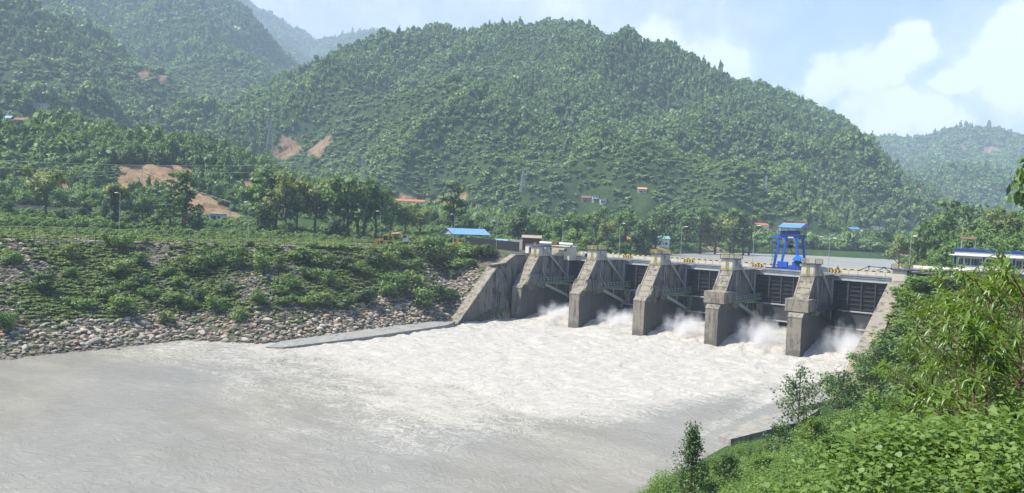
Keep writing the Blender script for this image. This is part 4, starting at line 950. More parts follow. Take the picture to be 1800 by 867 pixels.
for x in (1.25, 2.55, 3.75, 4.75, 6.5, 7.6, 8.7, 10.0, 11.9, 13.1):
    f = MB(); f.box((x-.55, -.03, 2.15), (x+.55, .018, 3.75)); fo = f.build('window', WHITE, o); g = MB(); g.box((x-.47, -.05, 2.23), (x-.03, -.032, 3.67)); g.box((x+.03, -.05, 2.23), (x+.47, -.032, 3.67)); g.build('pane', GLASS, fo)
MB().box((1.0, -.35, 1.45), (2.0, .0, 1.95)).build('air_conditioner', TIN, o)
c2 = aty(1740, 478, 27); o = empty('lean_to', (c2[0], 27.0, 18.3), .05, 'small grey tin lean-to in front of the control building', 'shed')
m = MB(); m.prism([(-.6, 1.5), (-.6, 1.62), (2.4, 2.5), (2.4, 2.38)], -2.2, 2.4); m.build('roof', TIN, o)
for x in (-1.9, 2.0):
    for y in (-.2, 2.2): MB().bar((x, y, -.6), (x, y, 1.6 if y < 0 else 2.3), .1, .1).build('post', STEEL, o)
c2 = aty(1703, 420, 45); o = empty('roof_shelter', (c2[0], 45, c2[2]-2.4), .05, 'small rusty tin roof on posts showing above the control building', 'shelter')
m = MB(); m.prism([(-1.2, 2.3), (-1.2, 2.38), (1.2, 2.85), (1.2, 2.77)], -1.6, 1.6); m.build('roof', RUST, o)
hh = c2[2]-2.4-gz(c2[0], 45)
for x in (-1.4, 1.4):
    for y in (-1.0, 1.0): MB().bar((x, y, -hh-.3), (x, y, 2.35 if y < 0 else 2.75), .12, .12).build('post', STEEL, o)

# ------------------------------------------------------------------ road and wire fence on the left bank
FENCE = [atz(x, y, 17.45) for x, y in ((-120, 419), (20, 421.5), (100, 423), (200, 425.5), (300, 427.5), (400, 429.5), (500, 432), (600, 434.5), (655, 436))]
m = MB()
off = [p+np.array([-3.2, 1.6, 0]) for p in FENCE]; offb = [p+np.array([-.25, .1, 0]) for p in FENCE]
vs = [(p[0], p[1], 17.50) for p in offb]+[(p[0], p[1], 17.52) for p in off]; n = len(FENCE)
m.add(vs, [(i, i+1, n+i+1, n+i) for i in range(n-1)]); m.build('road', paint('dusty_road', (.34, .31, .26), .95, .1, .3), None, kind='structure')
m = MB()
for p, q in zip(FENCE[:-1], FENCE[1:]): m.bar((p[0], p[1], 17.28), (q[0], q[1], 17.28), .3, .5)
m.build('kerb', C_GREY, None, kind='structure')
fo = empty('wire_fence', tuple(FENCE[4]), 0, 'long thin wire mesh fence with rusty posts along the top of the boulder bank', 'fence')
pl = []; 
for p, q in zip(FENCE[:-1], FENCE[1:]):
    k = max(1, int(round(math.hypot(*(q-p)[:2])/3.7)))
    pl += [p+(q-p)*i/k for i in range(k)]
pl.append(FENCE[-1]); POSTM = paint('rusty_post', (.16, .12, .08), .8, .2, .5)
base = np.array(FENCE[4]); me_post = MB().box((-.055, -.055, -.2), (.055, .055, 2.75)).mesh('post', POSTM)
for p in pl:
    t = bpy.data.objects.new('post', me_post); COL.objects.link(t); t.parent = fo; t.location = tuple(p-base)
m = MB()
for p, q in zip(pl[:-1], pl[1:]):
    for h in (.25, .8, 1.35, 1.9, 2.6): m.bar(p-base+np.array([0, 0, h]), q-base+np.array([0, 0, h]), .018 if h < 2.5 else .05, .018 if h < 2.5 else .05)
    for t_ in (.25, .5, .75): c_ = p+(q-p)*t_-base; m.bar(c_+np.array([0, 0, .2]), c_+np.array([0, 0, 2.6]), .014, .014)
m.build('wire_mesh', POSTM, fo)

# ------------------------------------------------------------------ houses on the slopes
CREAMW = paint('house_cream', (.50, .43, .32), .8); WHITEW = paint('house_white', (.66, .64, .58), .8); BLUEW = paint('house_blue', (.40, .50, .52), .8); BRICK = paint('house_brick', (.33, .16, .10), .85)
REDT = paint('tile_red', (.46, .11, .07), .7); BLUET = paint('sheet_blue', (.10, .26, .62), .5); BROWNT = paint('roof_brown', (.22, .11, .08), .8); SLAB = paint('roof_slab', (.45, .42, .37), .85); ORT = paint('roof_orange', (.55, .25, .12), .8)
def house(x, y, D, w, d, h, st, lab, wall, roof, gable=False, rot=0.0, rise=1.3, group=None, name='house', lift=0.0):
    D2 = raycast(x, y, 200) or D; k_ = min(1.5, max(.7, D2/D)); w, d, h = w*k_, d*k_, h*k_
    c = at_ground(x, y, D2); zt = c[2]; lift = 0
    nwin = max(2, int(w/2.6)); wins = []
    for s in range(st):
        for i in range(nwin):
            wins.append((-w/2+w*(i+.5)/nwin, s*h/st+.9, 1.1, 1.25))
    o = box_house(name, (c[0], c[1], zt+lift), R37+rot, w, d, h, lab, name if name != 'long_house' else 'shed', wall, roof, .45, .18, wins, (-w/2+w*.5/nwin+1.0, .9, 2.0), group, not gable, rise)
    if st > 1:
        m = MB(); m.box((-w/2-.3, -1.1, h/2-.12), (w/2+.3, -.1, h/2+.04)); railing(m, [(-w/2-.25, -1.05, h/2+.04), (w/2+.25, -1.05, h/2+.04)], .85, 1.2, .05, 1); m.build('balcony', wall, o)
    return o
G = 'houses scattered over the wooded slopes'
house(66, 205, 440, 7.5, 6, 5.5, 2, 'beige two storey house among the trees high on the left wooded rise', CREAMW, SLAB, group=G, lift=5.5)
house(38, 222, 432, 9, 5, 3, 1, 'long brown roofed house below the beige house on the left rise', BRICK, BROWNT, True, group=G, lift=5)
house(13, 216, 436, 3.2, 3, 2.6, 1, 'tiny blue roofed hut at the left edge of the left rise', BLUEW, BLUET, True, group=G, lift=6)
house(722, 372, 470, 19, 9, 5.0, 1, 'long pale shed with an orange red roof behind the bank trees', TIN, REDROOF, True, .15, 1.5, G, 'long_house', 6.5)
house(762, 372, 462, 8, 8, 4.6, 1, 'short red roofed pale shed at the right end of the long red roofed shed', TIN, REDROOF, True, .15, .8, G, 'long_house', 6.0)
house(865, 405, 330, 9, 6, 5.2, 2, 'unfinished pale two storey house with pillars behind the blue shed', WHITEW, SLAB, group=G)
house(379, 388, 262, 4.6, 4, 2.3, 1, 'small pale blue hut with a white roof at the foot of the left landslide', BLUEW, WHITE, group=G)
house(1340, 415, 500, 8, 7, 6.4, 2, 'white two storey house with a red roof directly left of the blue crane', WHITEW, REDT, True, .1, 1.4, G, lift=1)
house(1318, 418, 490, 6, 5, 5, 2, 'grey white house left of the red roofed one by the crane', WHITEW, SLAB, group=G)
house(1362, 420, 480, 7, 6, 5, 2, 'white house half behind the legs of the blue crane', WHITEW, SLAB, group=G)
house(1385, 418, 480, 8, 6, 5.5, 2, 'white flat roofed house seen through the blue crane', WHITEW, SLAB, group=G)
house(1432, 426, 470, 9, 6, 3.2, 1, 'low house with a dark red roof right of the blue crane', WHITEW, BROWNT, True, .2, 1.2, G)
house(1452, 427, 468, 5, 5, 2.8, 1, 'small pale blue roofed house right of the dark red roof', WHITEW, paint('pale_blue_sheet', (.35, .5, .65), .5), True, group=G)
house(1472, 427, 472, 4.5, 5, 3, 1, 'small house with a bright blue roof near the far shore', WHITEW, BLUET, True, group=G)
house(1500, 412, 560, 8, 6, 3.5, 1, 'blue roofed house on the far slope above the reservoir', WHITEW, BLUET, True, group=G, lift=2)
house(1522, 415, 570, 6, 6, 5, 2, 'grey white house right of the blue roof on the far slope', WHITEW, SLAB, group=G, lift=2)
house(1545, 412, 600, 8, 6, 5, 2, 'white house left of a pair at the mouth of the far valley', WHITEW, SLAB, group=G, lift=2)
house(1558, 416, 590, 7, 6, 4.5, 2, 'reddish house right of a pair at the mouth of the far valley', BRICK, SLAB, group=G, lift=2)
house(1030, 362, 640, 7, 5, 4, 1, 'dark roofed house at the left of three on the slope above the dam', BRICK, BROWNT, True, group=G, lift=3)
house(1046, 362, 640, 5, 5, 4.5, 2, 'pale grey house in the middle of three on the slope above the dam', WHITEW, SLAB, group=G, lift=3)
house(1060, 364, 640, 5, 5, 4, 1, 'small white house at the right of three on the slope above the dam', WHITEW, SLAB, group=G, lift=3)
house(1129, 344, 720, 8, 6, 4, 1, 'orange roofed house alone on the green slope', CREAMW, ORT, True, group=G, lift=4)
house(1180, 388, 480, 6, 6, 6, 2, 'upper house of two hidden in trees above the reservoir shore', WHITEW, SLAB, group=G, lift=3)
house(1190, 396, 460, 5, 5, 4, 1, 'lower reddish house of two hidden in trees above the shore', BRICK, SLAB, group=G, lift=2)
house(1160, 434, 330, 8, 6, 3.4, 1, 'house with a green tin roof on the reservoir bank', WHITEW, paint('green_tin', (.16, .34, .28), .6), True, group=G)
house(1099, 430, 335, 5, 4, 2.2, 1, 'orange roofed hut on the bank behind the dam deck', CREAMW, ORT, True, group=G)
house(1270, 412, 460, 7, 6, 4, 1, 'orange brick house in the trees above the reservoir', BRICK, SLAB, group=G)
c = at_ground(190, 358, 285); o = empty('tarpaulin', (c[0], c[1], c[2]), R37, 'bright blue tarpaulin shelter under the ivy-clad tree', 'tarpaulin')
m = MB(); m.add([(-1.6, -.8, 1.6), (0, -.8, 2.9), (2.2, -.9, 3.3), (2.2, 1.2, 3.1), (0, 1.2, 2.5), (-1.6, 1.2, 1.5)], [(0,1,4,5), (1,2,3,4)]); m.add([(-1.6, -.8, 1.55), (0, -.8, 2.85), (2.2, -.9, 3.25), (2.2, 1.2, 3.05), (0, 1.2, 2.45), (-1.6, 1.2, 1.45)], [(5,4,1,0), (4,3,2,1)]); m.build('sheet', BLUET, o)
for x, y, z in ((-1.55, -.75, 1.55), (2.1, -.8, 3.2), (2.1, 1.1, 3.0), (-1.5, 1.1, 1.4)): MB().bar((x, y, -.5), (x, y, z), .07, .07).build('pole', BARK, o)
# retaining wall under the bench road
a = at_ground(-40, 345, 292); b = at_ground(165, 356, 288)
o = oriented('retaining_wall', a, b, 'grey stone retaining wall below the dirt bench at the far left', 'wall'); Lw = math.hypot(*(b-a)[:2]); dz = b[2]-a[2]
m = MB(); m.add([(0, 0, -3), (Lw, 0, dz-3), (Lw, 0, dz+2.4), (0, 0, 2.6), (0, .7, -3), (Lw, .7, dz-3), (Lw, .7, dz+2.4), (0, .7, 2.6)], [(0,1,2,3),(4,7,6,5),(3,2,6,7),(0,4,5,1),(1,5,6,2),(0,3,7,4)]); m.build('wall', concrete('stone_wall', (.22, .20, .17), .5), o)

# pylons and power poles, wires
def pylon(x, y, D, h, lab):
    D2 = raycast(x, y, 250) or D; h *= D2/D; c = at_ground(x, y, D2); o = empty('pylon', tuple(c), R37+.4, lab, 'pylon', 'lattice pylons on the slopes'); m = MB(); r = .16
    def ring(z): 
        w_ = max(.5, h*.1*(1-z/h)+.45); return [(w_, w_, z), (-w_, w_, z), (-w_, -w_, z), (w_, -w_, z)]
    L = [ring(h*i/8) for i in range(9)]
    for A, B in zip(L[:-1], L[1:]):
        for i in range(4): m.bar(A[i], B[i], r, r); m.bar(A[i], B[(i+1) % 4], r*.6, r*.6); m.bar(A[(i+1) % 4], B[i], r*.6, r*.6); m.bar(B[i], B[(i+1) % 4], r*.6, r*.6)
    m.build('tower', STEEL, o)
    for z in (.68, .8, .92):
        a = MB(); ww = h*.13; a.bar((-ww, 0, h*z), (ww, 0, h*z), r, r); a.bar((-ww, 0, h*z), (0, 0, h*z+h*.04), r*.7, r*.7); a.bar((ww, 0, h*z), (0, 0, h*z+h*.04), r*.7, r*.7); a.build('cross_arm', STEEL, o)
        a = MB(); [a.tube((s*ww, 0, h*z), (s*ww, 0, h*z-1.4), .12) for s in (-1, 1)]; a.build('insulator', BLACKST, o)
pylon(474, 272, 560, 23, 'lattice pylon in front of the orange earth scar'); pylon(636, 335, 520, 20, 'lattice pylon rising behind the tall bank trees'); pylon(918, 345, 640, 18, 'faint lattice pylon on the slope above the white cabin'); pylon(1346, 345, 640, 14, 'faint lattice pylon on the slope above the crane')
def power_pole(x, y, D, h, lab):
    D2 = raycast(x, y, 200) or D; h *= D2/D; c = at_ground(x, y, D2); o = empty('power_pole', tuple(c), R37, lab, 'power pole', 'power poles along the left hillside road'); m = MB(); m.tube((0, 0, -.5), (0, 0, h), .2, .13); m.build('pole', STEEL, o)
    m = MB(); m.bar((-.8, 0, h-.5), (.8, 0, h-.5), .12, .12); m.build('cross_arm', STEEL, o); return np.array([c[0], c[1], c[2]+h-.4])
t0 = power_pole(119, 352, 292, 8, 'power pole left of the ivy-clad tree'); t1 = power_pole(249, 342, 300, 9, 'power pole in front of the landslide'); t2 = power_pole(404, 385, 290, 6.5, 'power pole at the right foot of the landslide'); t3 = power_pole(265, 358, 294, 5.5, 'short power pole just right of the landslide pole')
def wire(p, q, sag, lab):
    m = MB(); p = np.array(p, float); q = np.array(q, float); n = 18
    pts = [p+(q-p)*i/n-np.array([0, 0, sag*4*(i/n)*(1-i/n)])-p for i in range(n+1)]
    m.path([tuple(a) for a in pts], .045, 4); o = m.build('power_line', STEEL, None, label=lab, cat='power line', group='power lines over the left bank'); o.location = tuple(p)
wire(t0, t1, .6, 'power line between the pole by the ivy-clad tree and the landslide pole'); wire(t1, t2, .8, 'power line between the landslide pole and the pole at its right foot')
for i, (y0, y1, lab) in enumerate(((277, 292, 'upper long power line crossing in front of the landslide top'), (290, 304, 'lower long power line crossing in front of the landslide'))):
    wire(atd(-80, y0, 255), atd(520, y1-3, 300), 1.5, lab)

# ------------------------------------------------------------------ spray at the gates, air
def spray_mat():
    t = NT('spray'); p = t.obj()
    n = t.noise(t.mapv(p, (.42, .42, .30)), 1, 6, .68)
    s = t.sep(p)
    r = t.n('ShaderNodeVectorMath', operation='LENGTH'); t.L.new(t.mapv(p, (1/7.0, 1/8.6, 1/6.4)), r.inputs[0])
    d = t.math('SUBTRACT', 1.05, r.outputs['Value'])
    den = t.step(t.math('ADD', t.math('MULTIPLY', d, .9), t.math('MULTIPLY', t.math('SUBTRACT', n, .5), 1.9)), .12, 1.05)
    v = t.n('ShaderNodeVolumePrincipled'); v.inputs['Color'].default_value = (1, 1, 1, 1); v.inputs['Anisotropy'].default_value = 0.0
    t.L.new(t.math('MULTIPLY', den, .62), v.inputs['Density']); t.L.new(v.outputs[0], t.out.inputs['Volume']); return t.mat
SPRAY = spray_mat()
for k, lab in enumerate(('thin spray cloud in the gate bay beside the left bank', 'spray cloud in the bay between the second and middle piers', 'spray cloud in the bay right of the middle pier', 'thick spray cloud in the bay below the blue crane', 'thick spray cloud in the bay beside the right wing wall')):
    m = MB(); m.box((-6.6, -7.5, -1.2), (6.6, 8.0, 6.4+.2*k)); o = m.build('spray', SPRAY, None, label=lab, cat='spray', kind='stuff'); o.location = (SPAN*k+10.4, 7.5, .8); o.scale = (1, 1, (.78, .85, 1.0, 1.2, 1.2)[k])
def haze():
    m = MB(); m.box((-4300, -760, -6), (3100, 4900, 1150)); t = NT('haze')
    v = t.n('ShaderNodeVolumePrincipled'); v.inputs['Color'].default_value = (.65, .81, 1.0, 1); v.inputs['Density'].default_value = HAZE_D; v.inputs['Anisotropy'].default_value = .0
    t.L.new(v.outputs[0], t.out.inputs['Volume']); m.build('haze', t.mat, None, kind='stuff')
HAZE_D = .00023
haze()
# ------------------------------------------------------------------ vegetation
F_FAR = foliage('forest_leaves', (.062, .138, .030), (.195, .315, .062), .33, patch=.012, rand=.75)
F_WOOD = foliage('woodland_leaves', (.054, .122, .026), (.175, .285, .052), .35, patch=.03, rand=.6)
F_TREE = foliage('tree_leaves', (.058, .125, .028), (.165, .275, .052), .38, patch=.15, rand=.4)
F_PALE = foliage('pale_tree_leaves', (.15, .205, .05), (.26, .31, .085), .42, patch=.2, rand=.3)
F_DARK = foliage('ivy_leaves', (.040, .080, .024), (.105, .170, .042), .32, patch=.2, rand=.4)
F_SHRUB = foliage('shrub_leaves', (.095, .175, .036), (.205, .32, .066), .38, patch=.12, rand=.5)
F_CREEP = foliage('creeper_leaves', (.14, .215, .055), (.25, .325, .095), .38, patch=.15, rand=.5)
F_NEAR = foliage('broad_leaves', (.075, .15, .02), (.20, .31, .045), .40, .6, patch=.5, rand=.45)
F_LANCE = foliage('lance_leaves', (.075, .15, .018), (.19, .29, .035), .42, .38, patch=.7, rand=.2)
F_FINE = foliage('fine_leaves', (.05, .105, .028), (.125, .21, .05), .30, patch=.3, rand=.2)
F_GRASS = foliage('grass_blades', (.09, .16, .03), (.20, .28, .06), .3, patch=.5, rand=.3)
STALK = paint('green_stalk', (.13, .19, .05), .7, .2, .1); TWIG = paint('twig_brown', (.16, .11, .07), .9, .1, .3)

def unit(v): return v/np.maximum(np.linalg.norm(v, axis=-1, keepdims=True), 1e-9)
def leaf_quads(C, Nrm, size, aspect=1.5, rs=rng, bend=.25):
    """small bent leaf-clump faces at points C facing roughly Nrm -> verts, quads"""
    n = len(C); r = unit(rs.normal(size=(n, 3))); t = unit(np.cross(Nrm, r)); b = np.cross(Nrm, t)
    s = size[:, None] if hasattr(size, '__len__') else size
    a = t*s*aspect*.5; c = b*s*.5
    V = np.stack([C-a-c*.5+Nrm*s*bend*0, C+c, C+a+c*.2-Nrm*s*bend, C-c], 1)
    return V.reshape(-1, 3), np.arange(4*n).reshape(n, 4)
def crown(lobes, n, size, rs=rng, out=.6, up=.25, shell=.42, flat=1.0):
    """lobes: (cx,cy,cz,rx,ry,rz)"""
    L = np.array(lobes, float); w = L[:, 3]*L[:, 4]+L[:, 3]*L[:, 5]; k = rs.choice(len(L), n, p=w/w.sum())
    d = unit(rs.normal(size=(n, 3))); rad = rs.random(n)**shell
    bump = 1+.22*np.sin(d[:, 0]*7+k)*np.cos(d[:, 1]*6+k*2)+.12*rs.normal(size=n)
    C = L[k, :3]+d*L[k, 3:]*(rad*bump)[:, None]
    N = unit(d*out+rs.normal(size=(n, 3))*.55+np.array([0, 0, up])); 
    V, F = leaf_quads(C, N, size*(.6+.8*rs.random(n)), 1.5, rs)
    return V, F, np.repeat(unit(d*.75+N*.45+np.array([0, 0, .30])), 4, 0)
def mesh_from(name, parts, mat, smooth=False):
    V = []; F = []; Nn = []; b = 0
    for v, f, nn in parts:
        g = np.cross(v[f[:, 1]]-v[f[:, 0]], v[f[:, 2]]-v[f[:, 0]]); fl = (g*nn[f[:, 0]]).sum(1) < 0
        f = np.where(fl[:, None], f[:, ::-1], f); V.append(v); F.append(f+b); Nn.append(nn); b += len(v)
    me = np_mesh(name, np.concatenate(V), np.concatenate(F), mat, True)
    me.normals_split_custom_set_from_vertices(np.concatenate(Nn).tolist()); return me
LIB = bpy.data.collections.new('plant_library')        # sources of scattered stuff, not linked to the scene
def lib(name, me):
    c = bpy.data.collections.new(name); o = bpy.data.objects.new(name, me); return o
def scatter(name, meshes, pos, scale, rot, idx, label=None, cat=None, tilt=None):
    """ONE object of uncountable plants/stones: points carrying copies of a few source meshes"""
    col = bpy.data.collections.new(name+'_sources')
    for i, me in enumerate(meshes):
        o = bpy.data.objects.new('%s_source_%02d' % (name, i), me); col.objects.link(o)
    me = bpy.data.meshes.new(name); n = len(pos); me.vertices.add(n); me.vertices.foreach_set('co', np.asarray(pos, np.float32).ravel())
    sc3 = np.asarray(scale, np.float32); sc3 = np.repeat(sc3[:, None], 3, 1) if sc3.ndim == 1 else sc3
    at = me.attributes.new('sz', 'FLOAT_VECTOR', 'POINT'); at.data.foreach_set('vector', sc3.ravel())
    rv = np.zeros((n, 3), np.float32); rv[:, 2] = rot
    if tilt is not None: rv[:, :2] = tilt
    at = me.attributes.new('rt', 'FLOAT_VECTOR', 'POINT'); at.data.foreach_set('vector', rv.ravel())
    at = me.attributes.new('ix', 'INT', 'POINT'); at.data.foreach_set('value', np.asarray(idx, np.int32))
    o = bpy.data.objects.new(name, me); COL.objects.link(o); tag(o, label, cat, None, 'stuff')
    ng = bpy.data.node_groups.new(name+'_scatter', 'GeometryNodeTree')
    ng.interface.new_socket('Geometry', in_out='INPUT', socket_type='NodeSocketGeometry'); ng.interface.new_socket('Geometry', in_out='OUTPUT', socket_type='NodeSocketGeometry')
    N = ng.nodes; L = ng.links
    gi = N.new('NodeGroupInput'); go = N.new('NodeGroupOutput'); ip = N.new('GeometryNodeInstanceOnPoints'); ci = N.new('GeometryNodeCollectionInfo')
    ci.inputs['Collection'].default_value = col; ci.inputs['Separate Children'].default_value = True; ci.inputs['Reset Children'].default_value = True
    L.new(gi.outputs[0], ip.inputs['Points']); L.new(ci.outputs[0], ip.inputs['Instance']); ip.inputs['Pick Instance'].default_value = True
    def na(nm, ty):
        a = N.new('GeometryNodeInputNamedAttribute'); a.data_type = ty; a.inputs['Name'].default_value = nm; return a.outputs['Attribute']
    L.new(na('ix', 'INT'), ip.inputs['Instance Index']); L.new(na('sz', 'FLOAT_VECTOR'), ip.inputs['Scale'])
    e2r = N.new('FunctionNodeEulerToRotation'); L.new(na('rt', 'FLOAT_VECTOR'), e2r.inputs[0]); L.new(e2r.outputs[0], ip.inputs['Rotation'])
    L.new(ip.outputs[0], go.inputs[0]); md = o.modifiers.new('scatter', 'NODES'); md.node_group = ng
    return o

# ---- far forest sources (unit height)
def rnd_lobes(rs, n, w, z0, z1, r0, r1):
    return [(rs.uniform(-w, w), rs.uniform(-w, w), rs.uniform(z0, z1), *(lambda r: (r, r, r*rs.uniform(.8, 1.1)))(rs.uniform(r0, r1))) for _ in range(n)]
def forest_sources(nq, size, mat, tag_):
    out = []
    for s in range(7):
        rs = np.random.default_rng(100+s)
        if s < 4: L = [(0, 0, .55, .34, .34, .42)]+rnd_lobes(rs, 6, .26, .35, .85, .14, .24)
        elif s < 6: L = [(0, 0, .45, .22, .22, .42), (0, 0, .78, .14, .14, .24)]+rnd_lobes(rs, 5, .15, .3, .95, .08, .15)
        else: L = [(0, 0, .4, .42, .42, .36)]+rnd_lobes(rs, 6, .36, .3, .6, .14, .22)
        parts = [crown(L, nq, size, rs, .9, .55)]
        out.append(mesh_from('%s_tree_%d' % (tag_, s), parts, mat))
    return out
FAR_SRC = forest_sources(110, .17, F_FAR, 'far'); F_SCRUB = foliage('scrub_leaves', (.100, .185, .042), (.225, .335, .082), .35, patch=.02, rand=.6)
SCRUB_SRC = forest_sources(90, .19, F_SCRUB, 'scrub')
WOOD_SRC = forest_sources(1100, .062, F_WOOD, 'wood')

CLEAR = []          # (x, y, radius): nothing grows here
def plant_forest():
    # jittered candidates, thinned by distance so that crowns stay about a crown apart
    P = []; rs = np.random.default_rng(11)
    for (D0, D1, c) in ((380, 700, 4.6), (700, 1000, 5.2), (1000, 1400, 6.2), (1400, 2000, 8.0), (2000, 3600, 11)):
        n = int(.5*(D1**2-D0**2)*3.5/c**2); D = np.sqrt(rs.uniform(D0**2, D1**2, n)); a = rs.uniform(-.78, .78, n)
        # bearing measured round the site, wider than the photograph so that side views stay wooded
        bx = CAM[0]+D*np.sin(YAW+a); by = CAM[1]+D*np.cos(YAW+a); P.append(np.stack([bx, by, np.full(n, c)], 1))
    P = np.concatenate(P); x, y, c = P.T
    z, who, d = tgrid(x, y, True)
    keep = (d > 5) & ((who > 0) | (d > 22))
    # skip the places that are far below the skyline from here (valleys behind ridges)
    u, v, zz = px(np.stack([x, y, z+8], 1))
    keep &= (u > -320) & (u < 2120) & (v > -60) & (v < 480)
    bare = ell(x, y, SCARS); mead = ell(x, y, MEADOWS)
    keep &= (bare < .2) | ((rs.random(len(x)) < .10) & (fbm(x/14, y/14, 2, 98) > .1)); keep &= rs.random(len(x)) > mead*.12
    clump = fbm(x/70, y/70, 3, 91); keep &= rs.random(len(x)) < np.clip(1.0+clump*.5, .5, 1)
    for cx_, cy_, r_ in CLEAR: keep &= np.hypot(x-cx_, y-cy_) > r_
    x, y, z, c, mead = x[keep], y[keep], z[keep], c[keep], mead[keep]
    # visibility: drop what lies behind a ridge (coarse test along the line of sight)
    vis = np.ones(len(x), bool)
    for t in np.linspace(.25, .97, 26):
        qx = CAM[0]+(x-CAM[0])*t; qy = CAM[1]+(y-CAM[1])*t; qz = CAM[2]+(z+14-CAM[2])*t
        vis &= qz > tgrid(qx, qy)-12
    x, y, z, c, mead = x[vis], y[vis], z[vis], c[vis], mead[vis]
    sz_ = np.exp(rs.normal(0, .28, len(x)))*(1+.35*fbm(x/45, y/45, 3, 97)); h = c*1.3*sz_*(1-.5*mead); w = c*1.3*sz_**.8*(1-.05*mead)
    pine = fbm(x/120, y/120, 3, 95)+.25*rs.normal(size=len(x)); idx = np.where(pine > .22, rs.integers(4, 6, len(x)), np.where(rs.random(len(x)) < .2, 6, rs.integers(0, 4, len(x))))
    h = np.where((idx == 4) | (idx == 5), h*1.25, h)
    sc_ = rs.random(len(x)) < np.clip(mead*1.1, 0, .9)+.10; idx = np.where(sc_, 7+rs.integers(0, 4, len(x)), idx)
    scatter('forest', FAR_SRC+SCRUB_SRC[:4], np.stack([x, y, z-.12*h], 1), np.stack([w, w, h], 1), rs.uniform(0, 6.28, len(x)), idx, 'dense green forest covering the far mountainsides', 'forest')
    return len(x)
def plant_woodland():
    rs = np.random.default_rng(12); n = 30000
    D = np.sqrt(rs.uniform(225**2, 480**2, n)); a = rs.uniform(-.78, .78, n)
    x = CAM[0]+D*np.sin(YAW+a); y = CAM[1]+D*np.cos(YAW+a); z, who, d = terrain(x, y, True)
    u, v, zz = px(np.stack([x, y, z], 1))
    keep = (d > 7) & (u > -250) & (u < 2050)
    left = (x < 10) & ((who == NAMES.index('near_hill')) | (x < -205) | ((y > 120) & (d > 22)))
    right = (x > 40) & (y > 60)
    keep &= left | right
    keep &= (ell(x, y, SCARS) < .15) & (rs.random(n) > ell(x, y, MEADOWS)*.85)
    for cx_, cy_, r_ in CLEAR: keep &= np.hypot(x-cx_, y-cy_) > r_
    x, y, z = x[keep], y[keep], z[keep]
    # poisson-like thinning on a 4.6 m lattice
    key = np.floor(x/4.4).astype(int)*100003+np.floor(y/4.4).astype(int); _, f = np.unique(key, return_index=True); x, y, z = x[f], y[f], z[f]
    h = rs.uniform(5, 11, len(x))*(1+.3*fbm(x/30, y/30, 2, 5)); w = rs.uniform(5.5, 9.5, len(x))
    scatter('woodland', WOOD_SRC, np.stack([x, y, z-.1*h], 1), np.stack([w, w, h], 1), rs.uniform(0, 6.28, len(x)), rs.integers(0, 7, len(x)), 'leafy wood covering the near rise and the right bank hill', 'woodland')
    # bushy cover of the terrace and the shores
    n = 26000; D = np.sqrt(rs.uniform(150**2, 470**2, n)); a = rs.uniform(-.75, .75, n)
    x = CAM[0]+D*np.sin(YAW+a); y = CAM[1]+D*np.cos(YAW+a); z, who, d = terrain(x, y, True)
    u, v, zz = px(np.stack([x, y, z], 1))
    keep = (u > -200) & (u < 2000) & (d > 2) & ((x < 40) & ((y > 36) | (d > 50)) | (x > 40) & (y > 37)) & ((ell(x, y, SCARS) < .35) | (rs.random(n) < .22))
    keep &= rs.random(n) < np.clip(.55+fbm(x/18, y/18, 3, 77)*1.6, .06, 1)
    keep &= ~((x > -62) & (x < 2) & (y > -5) & (y < 48)) & ~((x > 93) & (x < 118) & (y < 45))
    for cx_, cy_, r_ in CLEAR: keep &= np.hypot(x-cx_, y-cy_) > r_*.8
    x, y, z = x[keep], y[keep], z[keep]; s = rs.uniform(.9, 2.6, len(x))*(1+.5*np.clip(fbm(x/18, y/18, 3, 77), 0, 1))*np.where((x < 0) & (d[keep] < 100) & (y < 40), np.clip((d[keep]-52)/60+.3, .3, 1), 1)
    scatter('undergrowth', BUSH_SRC, np.stack([x, y, z-.1], 1), np.stack([s*1.3, s*1.3, s], 1), rs.uniform(0, 6.28, len(x)), rs.integers(0, len(BUSH_SRC), len(x)), 'tangled bright green undergrowth on the terrace and shores', 'undergrowth')

# ---- bushes (unit radius about .5, height 1)
def bush_sources(n, nq, size, mat, nm, seed=40):
    out = []
    for s in range(n):
        rs = np.random.default_rng(seed+s); L = [(0, 0, .38, .42, .42, .38)]+rnd_lobes(rs, 6, .34, .25, .75, .16, .26)
        out.append(mesh_from('%s_%d' % (nm, s), [crown(L, nq, size, rs, .6, .35)], mat))
    return out
BUSH_SRC = bush_sources(4, 520, .10, F_SHRUB, 'bush'); CREEP_SRC = bush_sources(3, 130, .20, F_CREEP, 'creeper', 60)

